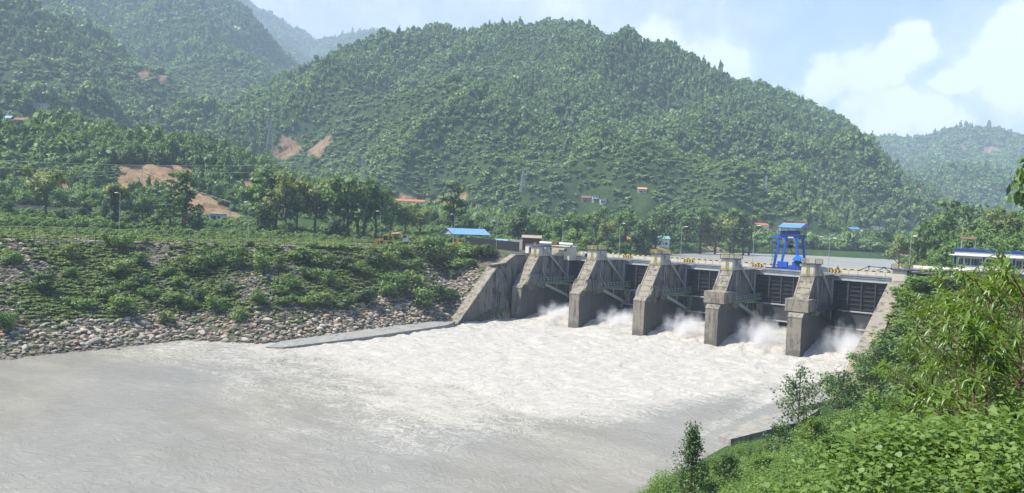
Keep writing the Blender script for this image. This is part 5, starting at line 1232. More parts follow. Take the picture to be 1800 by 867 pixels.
# ---- individual trees: trunk + crown meshes of a few kinds (unit height)
def tree_kind(kind, seed):
    rs = np.random.default_rng(seed); tk = MB(); parts = []
    def limb(p, q, r1, r2): 
        m = (np.array(p)+np.array(q))/2+rs.normal(size=3)*.012; tk.path([p, tuple(m), q], [r1, (r1+r2)/2, r2], 6)
    if kind in ('broad', 'pale'):
        lob = [(0, 0, .66, .20, .20, .22)]; tk.path([(0, 0, -.03), (.01, .0, .2), (-.01, .01, .42), (.0, 0, .75)], [.026, .02, .015, .006], 8)
        for i in range(9):
            a = i*2.4+rs.uniform(-.4, .4); r = rs.uniform(.13, .27); z = rs.uniform(.40, .88)*(1 if i else .95); q = (r*math.cos(a), r*math.sin(a), z)
            limb((0, 0, max(.22, z-.22)), q, .010, .004); s = rs.uniform(.10, .16); lob.append((*q, s, s, s*rs.uniform(.7, 1)))
        parts.append(crown(lob, 1500, .036, rs, .6, .3, .5)); mat = F_TREE if kind == 'broad' else F_PALE
    elif kind == 'tall':
        lob = []; 
        for k in range(2):
            ox = (k-.5)*.09; tk.path([(ox*.5, 0, -.03), (ox, .01, .3), (ox*1.5, 0, .6), (ox*1.2, 0, .9)], [.018, .014, .010, .004], 7)
            for i in range(8):
                a = i*2.4+k; z = .38+.58*i/8+rs.uniform(-.04, .04); r = rs.uniform(.05, .17)*(1.15-.5*z); q = (ox*1.4+r*math.cos(a), r*math.sin(a), z)
                limb((ox*1.4, 0, z-.1), q, .006, .003); s = rs.uniform(.06, .11); lob.append((*q, s, s, s*.8))
        parts.append(crown(lob, 1300, .032, rs, .5, .3, .5)); mat = F_TREE
    elif kind == 'tiered':
        lob = []; tk.path([(0, 0, -.03), (.005, 0, .5), (0, 0, .98)], [.017, .011, .003], 7)
        for i in range(7):
            z = .25+.72*i/6.5; R = .24*(1.1-.75*(z-.25)/.75)
            for j in range(5):
                a = j*1.257+i*.6; q = (R*.62*math.cos(a), R*.62*math.sin(a), z+.01*j); limb((0, 0, z-.02), q, .005, .003); lob.append((*q, R*.5, R*.5, .022))
        parts.append(crown(lob, 1300, .03, rs, .3, .8, .6)); mat = F_TREE
    elif kind == 'ivy':
        lob = [(0, 0, .25, .085, .085, .26), (.02, .01, .45, .07, .07, .14)]; tk.path([(0, 0, -.03), (.0, 0, .5), (.01, 0, .8)], [.035, .026, .01], 8)
        parts.append(crown(lob, 700, .032, rs, .7, .2, .6)); top = []
        for i in range(9):
            a = i*2.4; r = rs.uniform(.06, .2); z = rs.uniform(.62, .92); q = (r*math.cos(a), r*math.sin(a), z); limb((0, 0, z-.2), q, .010, .004); s = rs.uniform(.08, .13); top.append((*q, s, s, s*.75))
        return tk.mesh(kind+'_trunk', BARK, True), mesh_from(kind+'_ivy', parts, F_DARK), mesh_from(kind+'_crown', [crown(top, 1000, .034, rs, .5, .3, .5)], F_PALE)
    elif kind == 'dark':
        lob = [(0, 0, .5, .24, .24, .40)]+rnd_lobes(rs, 8, .2, .2, .85, .10, .17); tk.path([(0, 0, -.03), (0, 0, .3), (.01, 0, .7)], [.024, .018, .006], 7)
        for i in range(5): limb((0, 0, .15+.1*i), (lob[i+1][0], lob[i+1][1], lob[i+1][2]), .008, .003)
        parts.append(crown(lob, 1500, .04, rs, .65, .3, .42)); mat = F_DARK
    return tk.mesh(kind+'_trunk', BARK, True), mesh_from(kind+'_crown', parts, mat)
KINDS = {k: [tree_kind(k, 200+10*i+j) for j in range(2)] for i, k in enumerate(('broad', 'pale', 'tall', 'tiered', 'ivy', 'dark'))}
def tree(x, yt, yb, D, kind, lab, group=None, wf=1.0, name='tree'):
    c = at_ground(x, yb, D); sh = KINDS[kind][int(rng.integers(0, 2))]
    top = CAM[2]; hpx = None
    P = atd(x, yt, D); H = max(3.0, P[2]-c[2]) if True else 0
    o = empty(name, tuple(c), float(rng.uniform(0, 6.28)), lab, 'tree', group)
    for me, nm in zip(sh, ('trunk', 'ivy', 'crown') if len(sh) == 3 else ('trunk', 'crown')):
        ch = bpy.data.objects.new(nm, me); COL.objects.link(ch); ch.parent = o; ch.scale = (H*wf, H*wf, H)
    return o
T1 = 'trees standing along the left terrace'; T2 = 'trees on the shore behind the dam'; T3 = 'trees on the right bank'
for a in (
 (80, 290, 392, 265, 'pale', 'pale yellow-green round tree at the far left of the terrace', T1, 1.15),
 (201, 313, 398, 258, 'ivy', 'tree with ivy-dark trunk and pale crown beside the blue tarpaulin', T1, 1.3),
 (182, 347, 396, 262, 'dark', 'slim dark ivy-covered stump just left of the ivy-trunked tree', T1, .6),
 (150, 352, 396, 262, 'dark', 'small dark tree between the two pale crowned trees', T1, 1.2),
 (108, 362, 400, 255, 'dark', 'round dark bush-like tree right of the pale tree at far left', T1, 1.3),
 (55, 372, 396, 258, 'broad', 'low leafy tree just left of the pale tree at far left', T1, 1.5),
 (14, 352, 394, 262, 'broad', 'broad green tree at the left edge of the terrace', T1, 1.5),
 (250, 345, 402, 258, 'broad', 'green round tree below the landslide pole', T1, 1.35),
 (230, 366, 404, 252, 'dark', 'low dark tree between the lamp post and the landslide pole', T1, 1.4),
 (299, 313, 407, 252, 'tiered', 'tree with flat tiers of branches in front of the landslide', T1, 1.25),
 (322, 297, 403, 262, 'tall', 'tall slim tree just right of the tiered tree', T1, 1.25),
 (345, 362, 405, 252, 'dark', 'small dark tree at the right foot of the tall slim tree', T1, 1.3),
 (275, 370, 406, 250, 'broad', 'low green tree left of the tiered tree', T1, 1.4),
 (452, 305, 405, 285, 'broad', 'leftmost of the tall bank trees, behind the lamp post', T1, .9),
 (478, 292, 408, 280, 'tall', 'tall tree with dark trunk in the left clump of bank trees', T1, 1.5),
 (500, 300, 410, 275, 'pale', 'light green crown in the middle of the left clump of bank trees', T1, .95),
 (522, 322, 408, 280, 'broad', 'green tree at the right side of the left clump of bank trees', T1, .95),
 (462, 352, 408, 270, 'dark', 'dark bush-like tree at the foot of the left clump', T1, 1.2),
 (510, 385, 412, 262, 'dark', 'low dark tree under the pale crown of the left clump', T1, 1.6),
 (554, 311, 408, 278, 'pale', 'pale airy tree standing between the two clumps of bank trees', T1, .95),
 (585, 318, 410, 278, 'broad', 'leftmost tree of the right clump of bank trees', T1, 1.0),
 (610, 306, 412, 272, 'broad', 'large tree with forked trunks in the right clump', T1, 1.05),
 (634, 310, 412, 278, 'tall', 'tall forked tree in the middle of the right clump', T1, 1.5),
 (660, 325, 412, 282, 'broad', 'green tree behind the lamp post by the wheel loader', T1, 1.0),
 (590, 372, 412, 268, 'dark', 'dark low tree at the foot of the right clump', T1, 1.6),
 (686, 340, 412, 300, 'broad', 'medium tree right of the right clump, left of the red roofed shed', T1, 1.0),
 (712, 352, 412, 305, 'pale', 'pale leafy tree in front of the red roofed shed', T1, 1.1),
 (738, 362, 412, 310, 'pale', 'second pale leafy tree below the red roofed shed', T1, 1.1),
 (795, 315, 402, 320, 'tall', 'tall airy tree with two trunks right of the red roofed sheds', T1, 1.25),
 (828, 378, 404, 330, 'dark', 'low dark tree between the twin trunked tree and the unfinished house', T1, 1.4),
 (911, 356, 428, 300, 'dark', 'dense dark tree behind the rusty block', T2, .95),
 (946, 392, 428, 300, 'broad', 'small tree right of the dense dark tree', T2, 1.2),
 (985, 374, 436, 300, 'broad', 'round light green tree behind the first deck lamp post', T2, 1.0),
 (1014, 368, 440, 310, 'broad', 'round tree between the first and second deck lamp posts', T2, 1.0),
 (1046, 358, 438, 320, 'broad', 'tallest round tree left of the second deck lamp post', T2, .95),
 (1066, 382, 440, 305, 'pale', 'lighter tree in front of the tallest round tree', T2, 1.0),
 (1098, 358, 438, 325, 'broad', 'big tree right of the second deck lamp post', T2, 1.0),
 (1128, 382, 440, 310, 'dark', 'dark tree with bare stem above the middle pier', T2, 1.0),
 (1152, 370, 432, 340, 'dark', 'dark tree over the green roofed house', T2, 1.0),
 (1176, 358, 425, 390, 'broad', 'tree above the green roofed house', T2, .95),
 (1206, 370, 428, 380, 'broad', 'green tree right of the third deck lamp post', T2, 1.0),
 (1232, 360, 430, 385, 'broad', 'spreading tree halfway between third deck lamp and crane', T2, 1.0),
 (1258, 372, 432, 385, 'pale', 'lighter spreading tree above the eroded bank', T2, 1.0),
 (1288, 365, 430, 395, 'tall', 'tree with tall dark stem left of the fourth deck lamp post', T2, 1.3),
 (1312, 372, 436, 395, 'tall', 'slender tree right of the fourth deck lamp post', T2, 1.3),
 (1580, 412, 456, 290, 'pale', 'yellowish round tree at the tip of the right bank', T3, 1.0),
 (1612, 392, 460, 270, 'broad', 'round tree behind the lamp post on the right bank', T3, .9),
 (1640, 372, 462, 262, 'broad', 'feathery green tree left of the control building', T3, .9),
 (1668, 348, 440, 290, 'tall', 'tall crown rising over the right bank left of the building', T3, 1.4),
 (1700, 345, 430, 280, 'dark', 'dark layered tree above the control building', T3, 1.0),
 (1730, 352, 432, 270, 'dark', 'dark broad tree above the middle of the control building', T3, 1.1),
 (1765, 362, 434, 240, 'pale', 'bright yellow-green tree above the right end of the control building', T3, 1.0),
 (1655, 400, 466, 240, 'broad', 'low tree touching the left end of the control building', T3, 1.0),
 (1838, 205, 500, 85, 'broad', 'tall tree cut by the right edge of the view', T3, .50),
 (1850, 425, 500, 105, 'pale', 'light green tree in front of the right end of the control building', T3, .8),
): tree(*a)
# creeper-hung shrubs on the store roof edge come with the bank shrubs below

# ---- shrubs on the boulder bank (each a thing)
SHR = [tuple(mesh_from('shrub_leaf_%d' % s, [crown([(0, 0, .42, .40, .40, .36)]+rnd_lobes(np.random.default_rng(300+s), 7, .34, .25, .8, .15, .25), 1200, .058, np.random.default_rng(310+s), .6, .35)], [F_SHRUB, F_SHRUB, F_CREEP, F_DARK, F_SHRUB][s]) for _ in (0,))[0] for s in range(5)]
def stem_mesh():
    m = MB(); rs = np.random.default_rng(5)
    for i in range(6):
        a = i*1.05; m.path([(0, 0, -.1), (.1*math.cos(a), .1*math.sin(a), .25), (.26*math.cos(a), .26*math.sin(a), .6)], [.02, .014, .006], 5)
    return m.mesh('shrub_stem', TWIG)
STEM = stem_mesh()
def shrub(x, yb, wpx, hpx, lab, group=None, z=None, src=None, D=None):
    D = D or raycast(x, yb, 30) or 150; c = at_ground(x, yb, D); o = empty('shrub', tuple(c), float(rng.uniform(0, 6.28)), lab, 'shrub', group)
    w = wpx*D/FPX*.95; h = hpx*D/FPX*.95
    ch = bpy.data.objects.new('foliage', SHR[src if src is not None else int(rng.integers(0, 5))]); COL.objects.link(ch); ch.parent = o; ch.scale = (w, w, h)
    ch = bpy.data.objects.new('stem', STEM); COL.objects.link(ch); ch.parent = o; ch.scale = (w, w, h); return o
BANK = [(125,462,38,36),(70,520,60,46),(120,500,30,24),(22,470,44,34),(10,590,44,44),(215,455,50,38),(188,440,26,28),(205,500,60,34),(245,475,38,26),(185,535,38,32),(225,512,36,24),(250,510,40,24),(140,545,46,26),(215,555,66,38),(265,530,44,24),(295,488,34,24),(340,495,62,36),(375,485,44,42),(416,476,42,46),(310,520,34,22),(345,535,50,26),(395,530,48,24),(420,570,40,28),(380,562,40,36),(330,555,34,26),(300,545,54,28),(290,570,40,22),(460,480,44,40),(490,482,32,34),(530,470,60,30),(560,478,40,28),(545,500,40,26),(505,510,52,32),(495,530,34,22),(575,505,36,32),(590,515,30,24),(540,545,50,26),(455,545,44,30),(500,545,34,22),(565,545,52,28),(610,475,34,26),(625,485,40,24),(660,478,50,26),(640,540,56,28),(605,555,46,24),(700,520,60,40),(720,500,30,28),(680,530,50,30),(745,545,60,40),(770,535,54,38),(795,535,44,26),(760,470,60,58),(740,450,60,30),(700,452,60,28),(790,462,70,34),(830,455,64,30),(860,455,50,26),(812,475,60,26),(690,468,40,30),(720,478,40,26),(800,500,30,16),(735,520,46,30),(640,500,30,20),(600,440,22,14),(440,440,20,12),(545,440,24,14),(255,440,26,14)]
COLS = ((90, 'at the far left'), (180, 'below the far left pale tree'), (270, 'below the leftmost lamp'), (345, 'below the motorbike'), (430, 'left of the second lamp'), (520, 'below the left tree clump'), (610, 'below the right tree clump'), (690, 'below the wheel loader'), (770, 'below the low black fence'), (9999, 'below the tall black fence'))
from collections import defaultdict
cells = defaultdict(list)
for b in sorted(BANK): 
    col = next(t for lim, t in COLS if b[0] < lim); top = 430; bot = 620-(b[0]/780)*50; f = (b[1]-top)/(bot-top)
    cells[(col, 'high on' if f < .32 else 'halfway up' if f < .62 else 'low on')].append(b)
ORD = ['leftmost', 'second from left', 'third from left', 'fourth from left', 'fifth from left', 'sixth from left', 'seventh from left']
for (col, row), L in cells.items():
    for i, b in enumerate(L):
        lab = ('single green shrub %s the boulder bank %s' % (row, col)) if len(L) == 1 else ('%s shrub %s the boulder bank %s' % (ORD[i], row, col))
        shrub(*b, lab, 'shrubs on the left boulder bank')
RB = [(1590,532,60,32,'bright shrub against the top of the right wing wall'),(1625,525,80,34,'wide bright shrub on the right bank slope, right of the wing wall top'),(1672,522,80,30,'bright shrub below the control building plinth'),(1725,522,70,26,'shrub on the right bank under the tin lean-to'),
      (1600,545,56,30,'small dome shrub just above the bare stones right of the wing wall'),(1590,592,60,32,'low round shrub below the bare stones right of the wing wall'),(1560,640,84,60,'dark shrub hugging the lower wing wall'),(1610,640,80,56,'shrub right of the dark one beside the lower wing wall'),(1650,600,70,46,'shrub in the slope above the lower wing wall'),
      (1520,690,70,56,'dark shrub at the water end of the right wing wall'),(1480,720,70,70,'shrub between the wing wall end and the tall fine bush'),(1696,500,70,18,'leafy shrub in front of the store wall'),(1640,490,60,22,'creeper clump hanging on the store wall')]
for x, y, w_, h_, lab in RB: shrub(x, y, w_, h_, lab, 'shrubs on the right bank slope')

# ---- stones of the rip-rap
def rock_mesh(s):
    bm = bmesh.new(); bmesh.ops.create_icosphere(bm, subdivisions=2, radius=.5); rs = np.random.default_rng(400+s)
    pl = [(unit(rs.normal(size=3)), rs.uniform(.26, .42)) for _ in range(9)]
    for v in bm.verts:
        p = np.array(v.co)
        for n_, d_ in pl:
            k = p@n_-d_
            if k > 0: p = p-n_*k
        v.co = p*np.array([1.15, .9, .72])+rs.normal(size=3)*.008
    me = bpy.data.meshes.new('boulder_%d' % s); bm.to_mesh(me); bm.free(); me.materials.append(ROCK[s % 3]); return me
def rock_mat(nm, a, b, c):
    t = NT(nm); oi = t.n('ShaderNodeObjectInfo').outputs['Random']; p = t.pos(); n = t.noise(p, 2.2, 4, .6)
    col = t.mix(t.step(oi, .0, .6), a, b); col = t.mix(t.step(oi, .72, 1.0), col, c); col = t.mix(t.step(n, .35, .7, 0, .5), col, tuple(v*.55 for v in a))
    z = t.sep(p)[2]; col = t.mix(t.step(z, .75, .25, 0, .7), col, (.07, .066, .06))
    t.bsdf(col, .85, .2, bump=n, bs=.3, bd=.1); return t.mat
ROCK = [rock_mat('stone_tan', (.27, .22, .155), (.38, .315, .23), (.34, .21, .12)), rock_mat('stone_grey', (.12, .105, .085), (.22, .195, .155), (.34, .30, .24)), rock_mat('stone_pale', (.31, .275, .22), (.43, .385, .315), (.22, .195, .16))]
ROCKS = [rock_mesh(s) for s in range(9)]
def plant_bank():
    rs = np.random.default_rng(21)
    n = 58000; y = rs.uniform(-135, -3, n); x = rs.uniform(-66, -4.6, n); z, who, d = terrain(x, y, True)
    keep = (d > -.6) & (d < 46); x, y, z, d = x[keep], y[keep], z[keep], d[keep]
    low = 9.5+5*fbm(x/14, y/14, 2, 51)-np.interp(y, [-110, -60, -20], [2.0, 0, -3])
    band = d < low
    patch = fbm(x/9, y/9, 3, 52)
    pr = np.where(band, .62, np.clip(.14+patch*1.1, 0, .42))
    rk = rs.random(len(x)) < pr; s = np.where(band, rs.gamma(5, .128, len(x)), rs.gamma(5, .12, len(x))).clip(.3, 2.0)
    rx, ry, rz_, sd, bd = x[rk], y[rk], z[rk], s[rk], band[rk]
    # spacing: coarse lattice keeps stones from piling into each other
    order = np.argsort(-sd); key = np.floor(rx/.58).astype(int)*100003+np.floor(ry/.58).astype(int); _, f = np.unique(key[order], return_index=True); sel = order[f]
    rx, ry, rz_, sd, bd = rx[sel], ry[sel], rz_[sel], sd[sel], bd[sel]
    u, v, zz = px(np.stack([rx, ry, rz_], 1)); inv = (u > 5) & (u < 800); app = np.where(inv & bd, sd/zz, 0)
    top = np.argsort(-app)[:300]; mask = np.zeros(len(rx), bool); mask[top] = True
    names = ('tan boulder in the dry stone band along the left waterline', 'grey boulder in the dry stone band along the left waterline', 'pale boulder in the dry stone band along the left waterline')
    protos = []
    for i in np.where(mask)[0]:
        k = int(rs.choice([0, 2, 2, 0, 1, 3, 6, 5, 8, 4, 7])); o = bpy.data.objects.new('boulder', ROCKS[k]); COL.objects.link(o)
        o.location = (rx[i], ry[i], rz_[i]+sd[i]*.10); o.rotation_euler = (rs.uniform(-.35, .35), rs.uniform(-.35, .35), rs.uniform(0, 6.28)); o.scale = (sd[i]*rs.uniform(.9, 1.5), sd[i]*1.05, sd[i]*rs.uniform(.8, 1.1))
        tag(o, names[k % 3], 'boulder', ('tan', 'grey', 'pale')[k % 3]+' boulders along the left waterline')
    r = ~mask; m = r.sum()
    kk = np.where(bd[r], rs.choice([0, 2, 3, 6, 1, 5, 8, 4], m), rs.choice([1, 4, 7, 1, 0], m))
    scatter('stones', ROCKS, np.stack([rx[r], ry[r], rz_[r]+sd[r]*.06], 1), np.stack([sd[r]*rs.uniform(.9, 1.5, m), sd[r], sd[r]*rs.uniform(.7, 1, m)], 1), rs.uniform(0, 6.28, m), kk, 'jumble of rip-rap stones covering the left bank slope', 'stones', rs.uniform(-.4, .4, (m, 2)))
    # creepers and weeds between the stones
    cr = (~band) & (rs.random(len(x)) < np.clip(.24-patch*.7, .04, .55)) | (band & (d > low-3) & (rs.random(len(x)) < .025))
    x, y, z = x[cr], y[cr], z[cr]; s = rs.uniform(.4, 1.15, len(x)); fxx = np.interp(y, [p[1] for p in FENCE], [p[0] for p in FENCE]); nf = np.abs(x-fxx) > 2.2; x, y, z, s = x[nf], y[nf], z[nf], s[nf]
    # stones and low shrubs right of the dam
    n = 2600; x2 = rs.uniform(93.2, 116, n); y2 = rs.uniform(-40, 8, n); z2, w2, d2 = terrain(x2, y2, True)
    q = fbm(x2/7, y2/7, 2, 58); g2 = rs.random(n) < np.clip(.55-q, .1, .9)
    r2 = (~g2) & (x2 < 108) & (y2 > -30); m2 = r2.sum(); s2 = rs.gamma(5, .14, m2).clip(.3, 1.6)
    scatter('loose_stones', ROCKS, np.stack([x2[r2], y2[r2], z2[r2]+.05], 1), np.stack([s2*1.3, s2, s2*.7], 1), rs.uniform(0, 6.28, m2), rs.choice([1, 4, 7], m2), 'brown loose stones on the slope right of the wing wall', 'stones', rs.uniform(-.4, .4, (m2, 2)))
    X = np.concatenate([x, x2[g2]]); Y = np.concatenate([y, y2[g2]]); Z = np.concatenate([z, z2[g2]]); S = np.concatenate([s, rs.uniform(.6, 1.6, g2.sum())])
    # grass strip behind the fence
    n3 = 7000; y3 = rs.uniform(-135, 20, n3); x3 = rs.uniform(-115, -40, n3); z3, w3, d3 = terrain(x3, y3, True); k3 = (d3 > 47.5) & (np.abs(d3-46) > 1) & (rs.random(n3) < .8)
    k3 &= ~((x3 > -62) & (y3 > -8))
    fx = np.interp(y3, [p[1] for p in FENCE], [p[0] for p in FENCE]); k3 &= x3 < fx-4.0
    X = np.concatenate([X, x3[k3]]); Y = np.concatenate([Y, y3[k3]]); Z = np.concatenate([Z, z3[k3]]); S = np.concatenate([S, rs.uniform(.5, 1.3, k3.sum())])
    scatter('creepers', CREEP_SRC, np.stack([X, Y, Z-.05], 1), np.stack([S*1.7, S*1.7, S*.75], 1), rs.uniform(0, 6.28, len(X)), rs.integers(0, 3, len(X)), 'low green creepers and weeds between the stones of the banks', 'creepers')

# ---- foreground: broad-leaved weeds, saplings, fine bushes, grass
def leaf_shape(kind):
    if kind == 'heart': pts = [(0, 0, 0), (-.36, .10, .06), (-.44, .38, .05), (-.22, .78, .0), (0, 1.12, -.10), (.22, .78, .0), (.44, .38, .05), (.36, .10, .06), (0, .5, -.04)]; F = [(0, 8, 2, 1), (8, 4, 3, 2), (0, 7, 6, 8), (8, 6, 5, 4)]
    else: pts = [(0, 0, 0), (-.085, .28, .03), (-.075, .62, .0), (0, 1.0, -.16), (.075, .62, .0), (.085, .28, .03), (0, .33, -.012), (0, .66, -.05)]; F = [(0, 6, 1, 1), (6, 7, 2, 1), (7, 3, 2, 2), (0, 5, 6, 6), (6, 5, 4, 7), (7, 4, 3, 3)]
    return np.array(pts, float), F
def leaves(kind, base, dirs, size, rs):
    """true leaf blades: base points, pointing direction, size"""
    pts, F = leaf_shape(kind); n = len(base); y = unit(dirs); up = np.tile([0, 0, 1.0], (n, 1))+rs.normal(size=(n, 3))*.28
    x = unit(np.cross(y, up)); z = np.cross(x, y)
    V = base[:, None, :]+size[:, None, None]*(pts[None, :, 0:1]*x[:, None]+pts[None, :, 1:2]*y[:, None]+pts[None, :, 2:3]*z[:, None])
    k = len(pts); V = V.reshape(-1, 3)
    return V, [tuple(dict.fromkeys(int(i)+j*k for i in f)) for j in range(n) for f in F]
def leafy_mesh(name, kind, base, dirs, size, mat, rs):
    V, F = leaves(kind, base, dirs, size, rs); me = bpy.data.meshes.new(name); me.from_pydata(V.tolist(), [], F); me.materials.append(mat)
    me.polygons.foreach_set('use_smooth', [True]*len(me.polygons)); return me
def weed_source(s):
    rs = np.random.default_rng(500+s); B = []; Dn = []; S = []; m = MB()
    for i in range(9):
        a = rs.uniform(0, 6.28); r = rs.uniform(.0, .30); h = rs.uniform(.45, 1.0); lean = rs.uniform(.05, .32)
        p0 = np.array([r*math.cos(a), r*math.sin(a), -.1]); p1 = p0+np.array([lean*math.cos(a), lean*math.sin(a), h+.1]); m.path([tuple(p0), tuple((p0+p1)/2+rs.normal(size=3)*.02), tuple(p1)], [.0045, .0035, .0015], 4)
        n = int(rs.integers(14, 21))
        for j in range(n):
            t = .22+.80*j/(n-1); q = p0+(p1-p0)*t; b = j*2.4+a; e = np.array([math.cos(b), math.sin(b), rs.uniform(-.35, .45)]); l = .035+.03*(1-t)
            B.append(q+e*l); Dn.append(e*np.array([1, 1, .6])+np.array([0, 0, -.15])); S.append(rs.uniform(.075, .135)*(1.1-.35*t))
    me = leafy_mesh('weed_%d' % s, 'heart', np.array(B), np.array(Dn), np.array(S), F_NEAR, rs)
    st = m.mesh('stems', STALK); bm = bmesh.new(); bm.from_mesh(me); n0 = len(bm.faces); bm.from_mesh(st); bm.faces.ensure_lookup_table()
    for f in bm.faces[n0:]: f.material_index = 1
    bm.to_mesh(me); bm.free(); me.materials.append(STALK); return me
def grass_source(s):
    rs = np.random.default_rng(560+s); V = []; F = []
    for i in range(46):
        a = rs.uniform(0, 6.28); L = rs.uniform(.5, 1.1); w = rs.uniform(.008, .014); l = rs.uniform(.15, .6); p = np.array([rs.normal()*.06, rs.normal()*.06, -.05]); d = np.array([math.cos(a), math.sin(a), 0]); sdv = np.array([-d[1], d[0], 0])*w
        b = len(V)
        for t in (0, .4, .75, 1.0): c = p+d*l*L*t**1.6+np.array([0, 0, L*(t-.35*l*t**2.2)]); ww = (1-t*.9); V += [c-sdv*ww, c+sdv*ww]
        F += [(b, b+1, b+3, b+2), (b+2, b+3, b+5, b+4), (b+4, b+5, b+7, b+6)]
    me = bpy.data.meshes.new('grass_%d' % s); me.from_pydata([tuple(v) for v in V], [], F); me.materials.append(F_GRASS); return me
def near_cover():
    rs = np.random.default_rng(31); src = [weed_source(s) for s in range(6)]
    P = []
    for (D0, D1, den, sc_) in ((4, 9, 36, .46), (9, 18, 26.0, .56), (18, 38, 11.0, .78), (38, 90, 2.3, 1.3)):
        n = int(.5*(D1**2-D0**2)*1.3*den); D = np.sqrt(rs.uniform(D0**2, D1**2, n)); a = rs.uniform(-.62, .75, n)
        P.append(np.stack([CAM[0]+D*np.sin(YAW+a), CAM[1]+D*np.cos(YAW+a), np.full(n, sc_)], 1))
    P = np.concatenate(P); x, y, s = P.T; z, w_, d = terrain(x, y, True)
    keep = (d > 2.0) & (x > 60) & ~((y > -40) & (x < 96)); x, y, z, s = x[keep], y[keep], z[keep], s[keep]
    s = s*rs.uniform(.7, 1.2, len(x))*(1+.7*np.clip(fbm(x/5, y/5, 2, 64), -.3, 1)); gr = rs.random(len(x)) < np.clip(.03+fbm(x/4, y/4, 2, 66)*.5, 0, .35)
    g = ~gr
    scatter('weeds', src, np.stack([x[g], y[g], z[g]], 1), np.stack([s[g], s[g], s[g]*(1.25+.5*np.clip(fbm(x[g]/3, y[g]/3, 2, 65), -.4, 1))], 1), rs.uniform(0, 6.28, g.sum()), rs.integers(0, 6, g.sum()), 'broad-leaved bright green weeds covering the near right bank', 'weeds')
    gs = [grass_source(i) for i in range(3)]
    scatter('grass', gs, np.stack([x[gr], y[gr], z[gr]], 1), s[gr]*.95, rs.uniform(0, 6.28, gr.sum()), rs.integers(0, 3, gr.sum()), 'tufts of long grass among the near weeds', 'grass')

def sapling(x, yt, D, lab, seed, spread=.36):
    rs = np.random.default_rng(seed); c = at_ground(x, yt, D); H = max(1.2, atd(x, yt, D)[2]-c[2]); o = empty('sapling', tuple(c), 0, lab, 'sapling', 'lance-leaved saplings on the near bank')
    m = MB(); B = []; Dn = []; S = []
    tips = []
    m.path([(0, 0, -.1), (.03, .02, H*.45), (.0, .05, H*.95)], [.03, .02, .006], 6); tips.append(((0, .05, H*.95), (0, 0, 1)))
    for i in range(int(12+H*5)):
        z = H*(.25+.72*rs.random()); a = i*2.4+rs.uniform(-.3, .3); L = H*spread*rs.uniform(.5, 1)*(1.15-.6*z/H); q = np.array([L*math.cos(a), L*math.sin(a), z+L*.65])
        m.path([(0.01, .02, z), tuple(q*np.array([.5, .5, 1])+np.array([0, 0, -L*.2])), tuple(q)], [.012, .008, .004], 5); tips.append((q, (math.cos(a), math.sin(a), .8)))
        if rs.random() < .8:
            b = a+rs.uniform(-.9, .9); q2 = q*np.array([.6, .6, 1])+np.array([.35*L*math.cos(b), .35*L*math.sin(b), .12*L]); m.path([tuple(q*np.array([.55, .55, 1])-np.array([0, 0, L*.18])), tuple(q2)], [.007, .004], 5); tips.append((q2, (math.cos(b), math.sin(b), .8)))
    for q, dv in tips:
        dv = unit(np.array(dv, float)); u = unit(np.cross(dv, [.3, .2, 1.0])); v = np.cross(dv, u)
        for j in range(15):
            a = j*2.4; t = j/15; e = u*math.cos(a)+v*math.sin(a); B.append(np.array(q)-dv*.16*t); Dn.append(e*1.0+dv*(.75-1.1*t)+np.array([0, 0, -.15])); S.append(rs.uniform(.14, .24))
    m.build('stem', TWIG, o); me = leafy_mesh('foliage', 'lance', np.array(B), np.array(Dn), np.array(S), F_LANCE, rs); link('foliage', me, o); return o
def fine_bush(x, yt, yb, wpx, lab, seed, cone=False):
    """bush of small leaves on visible thin branches"""
    rs = np.random.default_rng(seed); D = raycast(x, yb, 12) or 60; c = at_ground(x, yb, D); w = wpx*D/FPX*1.1; h = max(.6, atd(x, yt, D)[2]-c[2]); o = empty('bush', tuple(c), 0, lab, 'bush', 'bushes at the water edge of the near bank'); m = MB(); B = []; Dn = []; S = []
    for i in range((80 if seed % 2 == 0 and seed > 615 else 46) if not cone else 60):
        a = i*2.4; t = rs.random() if cone else rs.random()**.7; r = w*.5*((1-t)*.95+.05 if cone else math.sin(math.pi*(.18+.75*t)))*rs.uniform(.6, 1.05)
        q = np.array([r*math.cos(a), r*math.sin(a), h*(.08+.92*t)]); p = np.array([0, 0, h*max(0, (.08+.92*t)-.22)]); mid = (p+q)/2+np.array([0, 0, -.05*h if cone else -.02*h])+rs.normal(size=3)*.02*h
        m.path([tuple(p), tuple(mid), tuple(q)], [.012*h*.35, .007*h*.35, .003*h*.35], 4)
        for j in range(60 if cone else 34):
            s = .35+.65*(j/(60 if cone else 34)); b = p+(mid-p)*2*s if s < .5 else mid+(q-mid)*(2*s-1); b = b+rs.normal(size=3)*.035*h; e = unit(rs.normal(size=3)+unit(q-p)*.6+np.array([0, 0, .4])); B.append(b); Dn.append(e); S.append(rs.uniform(.7, 1.3)*(.055*h/2.2+.04)*(.62 if cone else 1))
    m.tube((0, 0, -.2), (0, 0, h*.9), .014*h, .004*h, 6); m.build('stem', TWIG, o)
    me = leafy_mesh('foliage', 'heart', np.array(B), np.array(Dn), np.array(S)*1.15*(1.0 if seed % 2 == 0 and seed > 615 else 1), F_NEAR if seed % 2 == 0 and seed > 615 else F_FINE, rs); link('foliage', me, o); return o

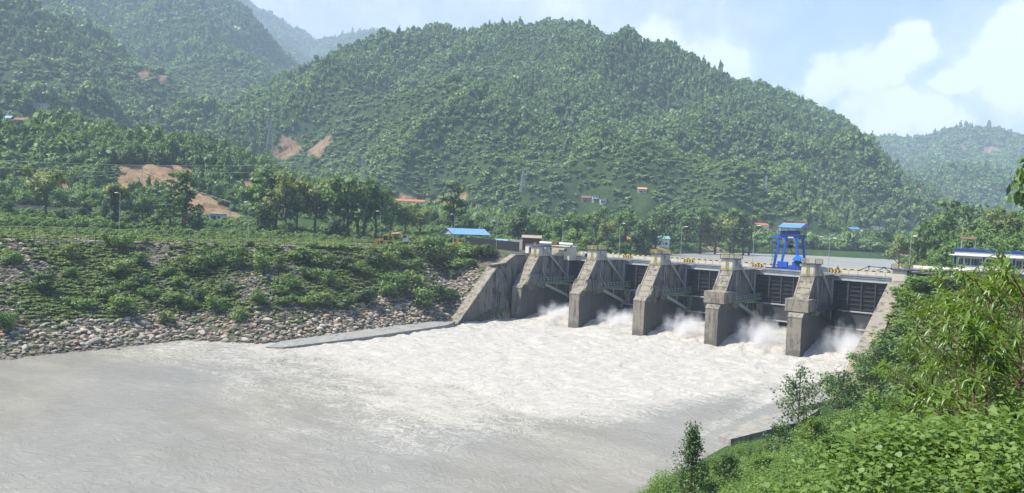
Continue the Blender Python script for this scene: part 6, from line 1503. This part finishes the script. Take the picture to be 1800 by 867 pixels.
# clear glades round houses and along their view before planting
for ob in [o for o in COL.objects if o.parent is None and o.get('category') in ('house', 'shed', 'pylon')]:
    p = np.array(ob.location); v = CAM[:2]-p[:2]; v = v/np.linalg.norm(v)
    if ob.get('category') == 'pylon': CLEAR.append((p[0], p[1], 4)); continue
    for t, r_ in ((0, 8), (8, 7), (16, 5)): CLEAR.append((p[0]+v[0]*t, p[1]+v[1]*t, r_))
for q in SCARS[:9]:
    p = np.array(q[:2]); v = CAM[:2]-p; v = v/np.linalg.norm(v)
    for t in (5, 11): CLEAR.append((*(p+v*t), 8))
N_FOREST = plant_forest(); print("FOREST", N_FOREST); plant_woodland(); plant_bank(); near_cover()
for a in ((1745, 470, 12.5, 'tall lance-leaved sapling rising in the middle of the near right bank', 601), (1688, 500, 14.5, 'lance-leaved sapling left of the tallest one', 602), (1800, 490, 10.5, 'lance-leaved sapling cut by the right edge of the view', 603),
          (1645, 545, 18, 'farther lance-leaved sapling at the left of the near saplings', 604), (1715, 585, 10.5, 'short lance-leaved sapling in front of the tallest one', 605), (1778, 478, 17, 'farther lance-leaved sapling behind the one at the right edge', 606), (1690, 540, 22, 'lance-leaved sapling farthest back on the near bank', 607)): sapling(*a)
for a in ((1402, 645, 760, 95, 'upright fine-leaved bush standing over the end of the concrete slab', 611, False), (1212, 742, 900, 110, 'feathery cone-shaped bush alone at the bottom edge by the water', 612, True), (1275, 795, 880, 70, 'small dark bush right of the feathery one at the bottom edge', 613, False),
          (1478, 650, 730, 90, 'fine-leaved bush right of the upright one', 614, False), (1368, 745, 815, 70, 'low fine-leaved bush below the end of the concrete slab', 615, False), (1430, 735, 815, 90, 'fine-leaved bush in the weeds right of the slab end', 616, False),
          (1535, 600, 700, 95, 'tall fine-leaved bush beside the foot of the right wing wall', 621, False), (1600, 600, 700, 110, 'wide fine-leaved bush left of the farther sapling', 622, False), (1560, 690, 780, 110, 'dark fine-leaved bush halfway down the near slope', 623, False),
          (1500, 735, 800, 90, 'fine-leaved bush left of the halfway one', 624, False), (1640, 650, 740, 90, 'fine-leaved bush under the leftmost sapling', 625, False), (1725, 640, 800, 150, 'large bright leafy bush at the right below the saplings', 628, False), (1655, 705, 850, 140, 'large bright leafy bush in the middle of the near weeds', 630, False), (1790, 690, 860, 150, 'bright leafy bush cut by the right edge of the view', 632, False), (1570, 770, 866, 120, 'bright leafy bush at the bottom edge', 634, False),
          (1470, 765, 866, 130, 'broad bright leafy bush left of the one at the bottom edge', 636, False), (1395, 812, 866, 100, 'bright leafy bush nearest the water at the bottom edge', 638, False), (1610, 665, 780, 120, 'bright leafy bush above the middle of the near weeds', 640, False), (1540, 690, 790, 100, 'small bright leafy bush on the near slope', 642, False), (1690, 610, 740, 120, 'bright leafy bush under the second sapling', 644, False),
          (1340, 800, 862, 70, 'fine-leaved bush at the bottom edge left of the weeds', 626, False), (1440, 800, 866, 80, 'small fine-leaved bush low among the near weeds', 627, False)): fine_bush(*a)
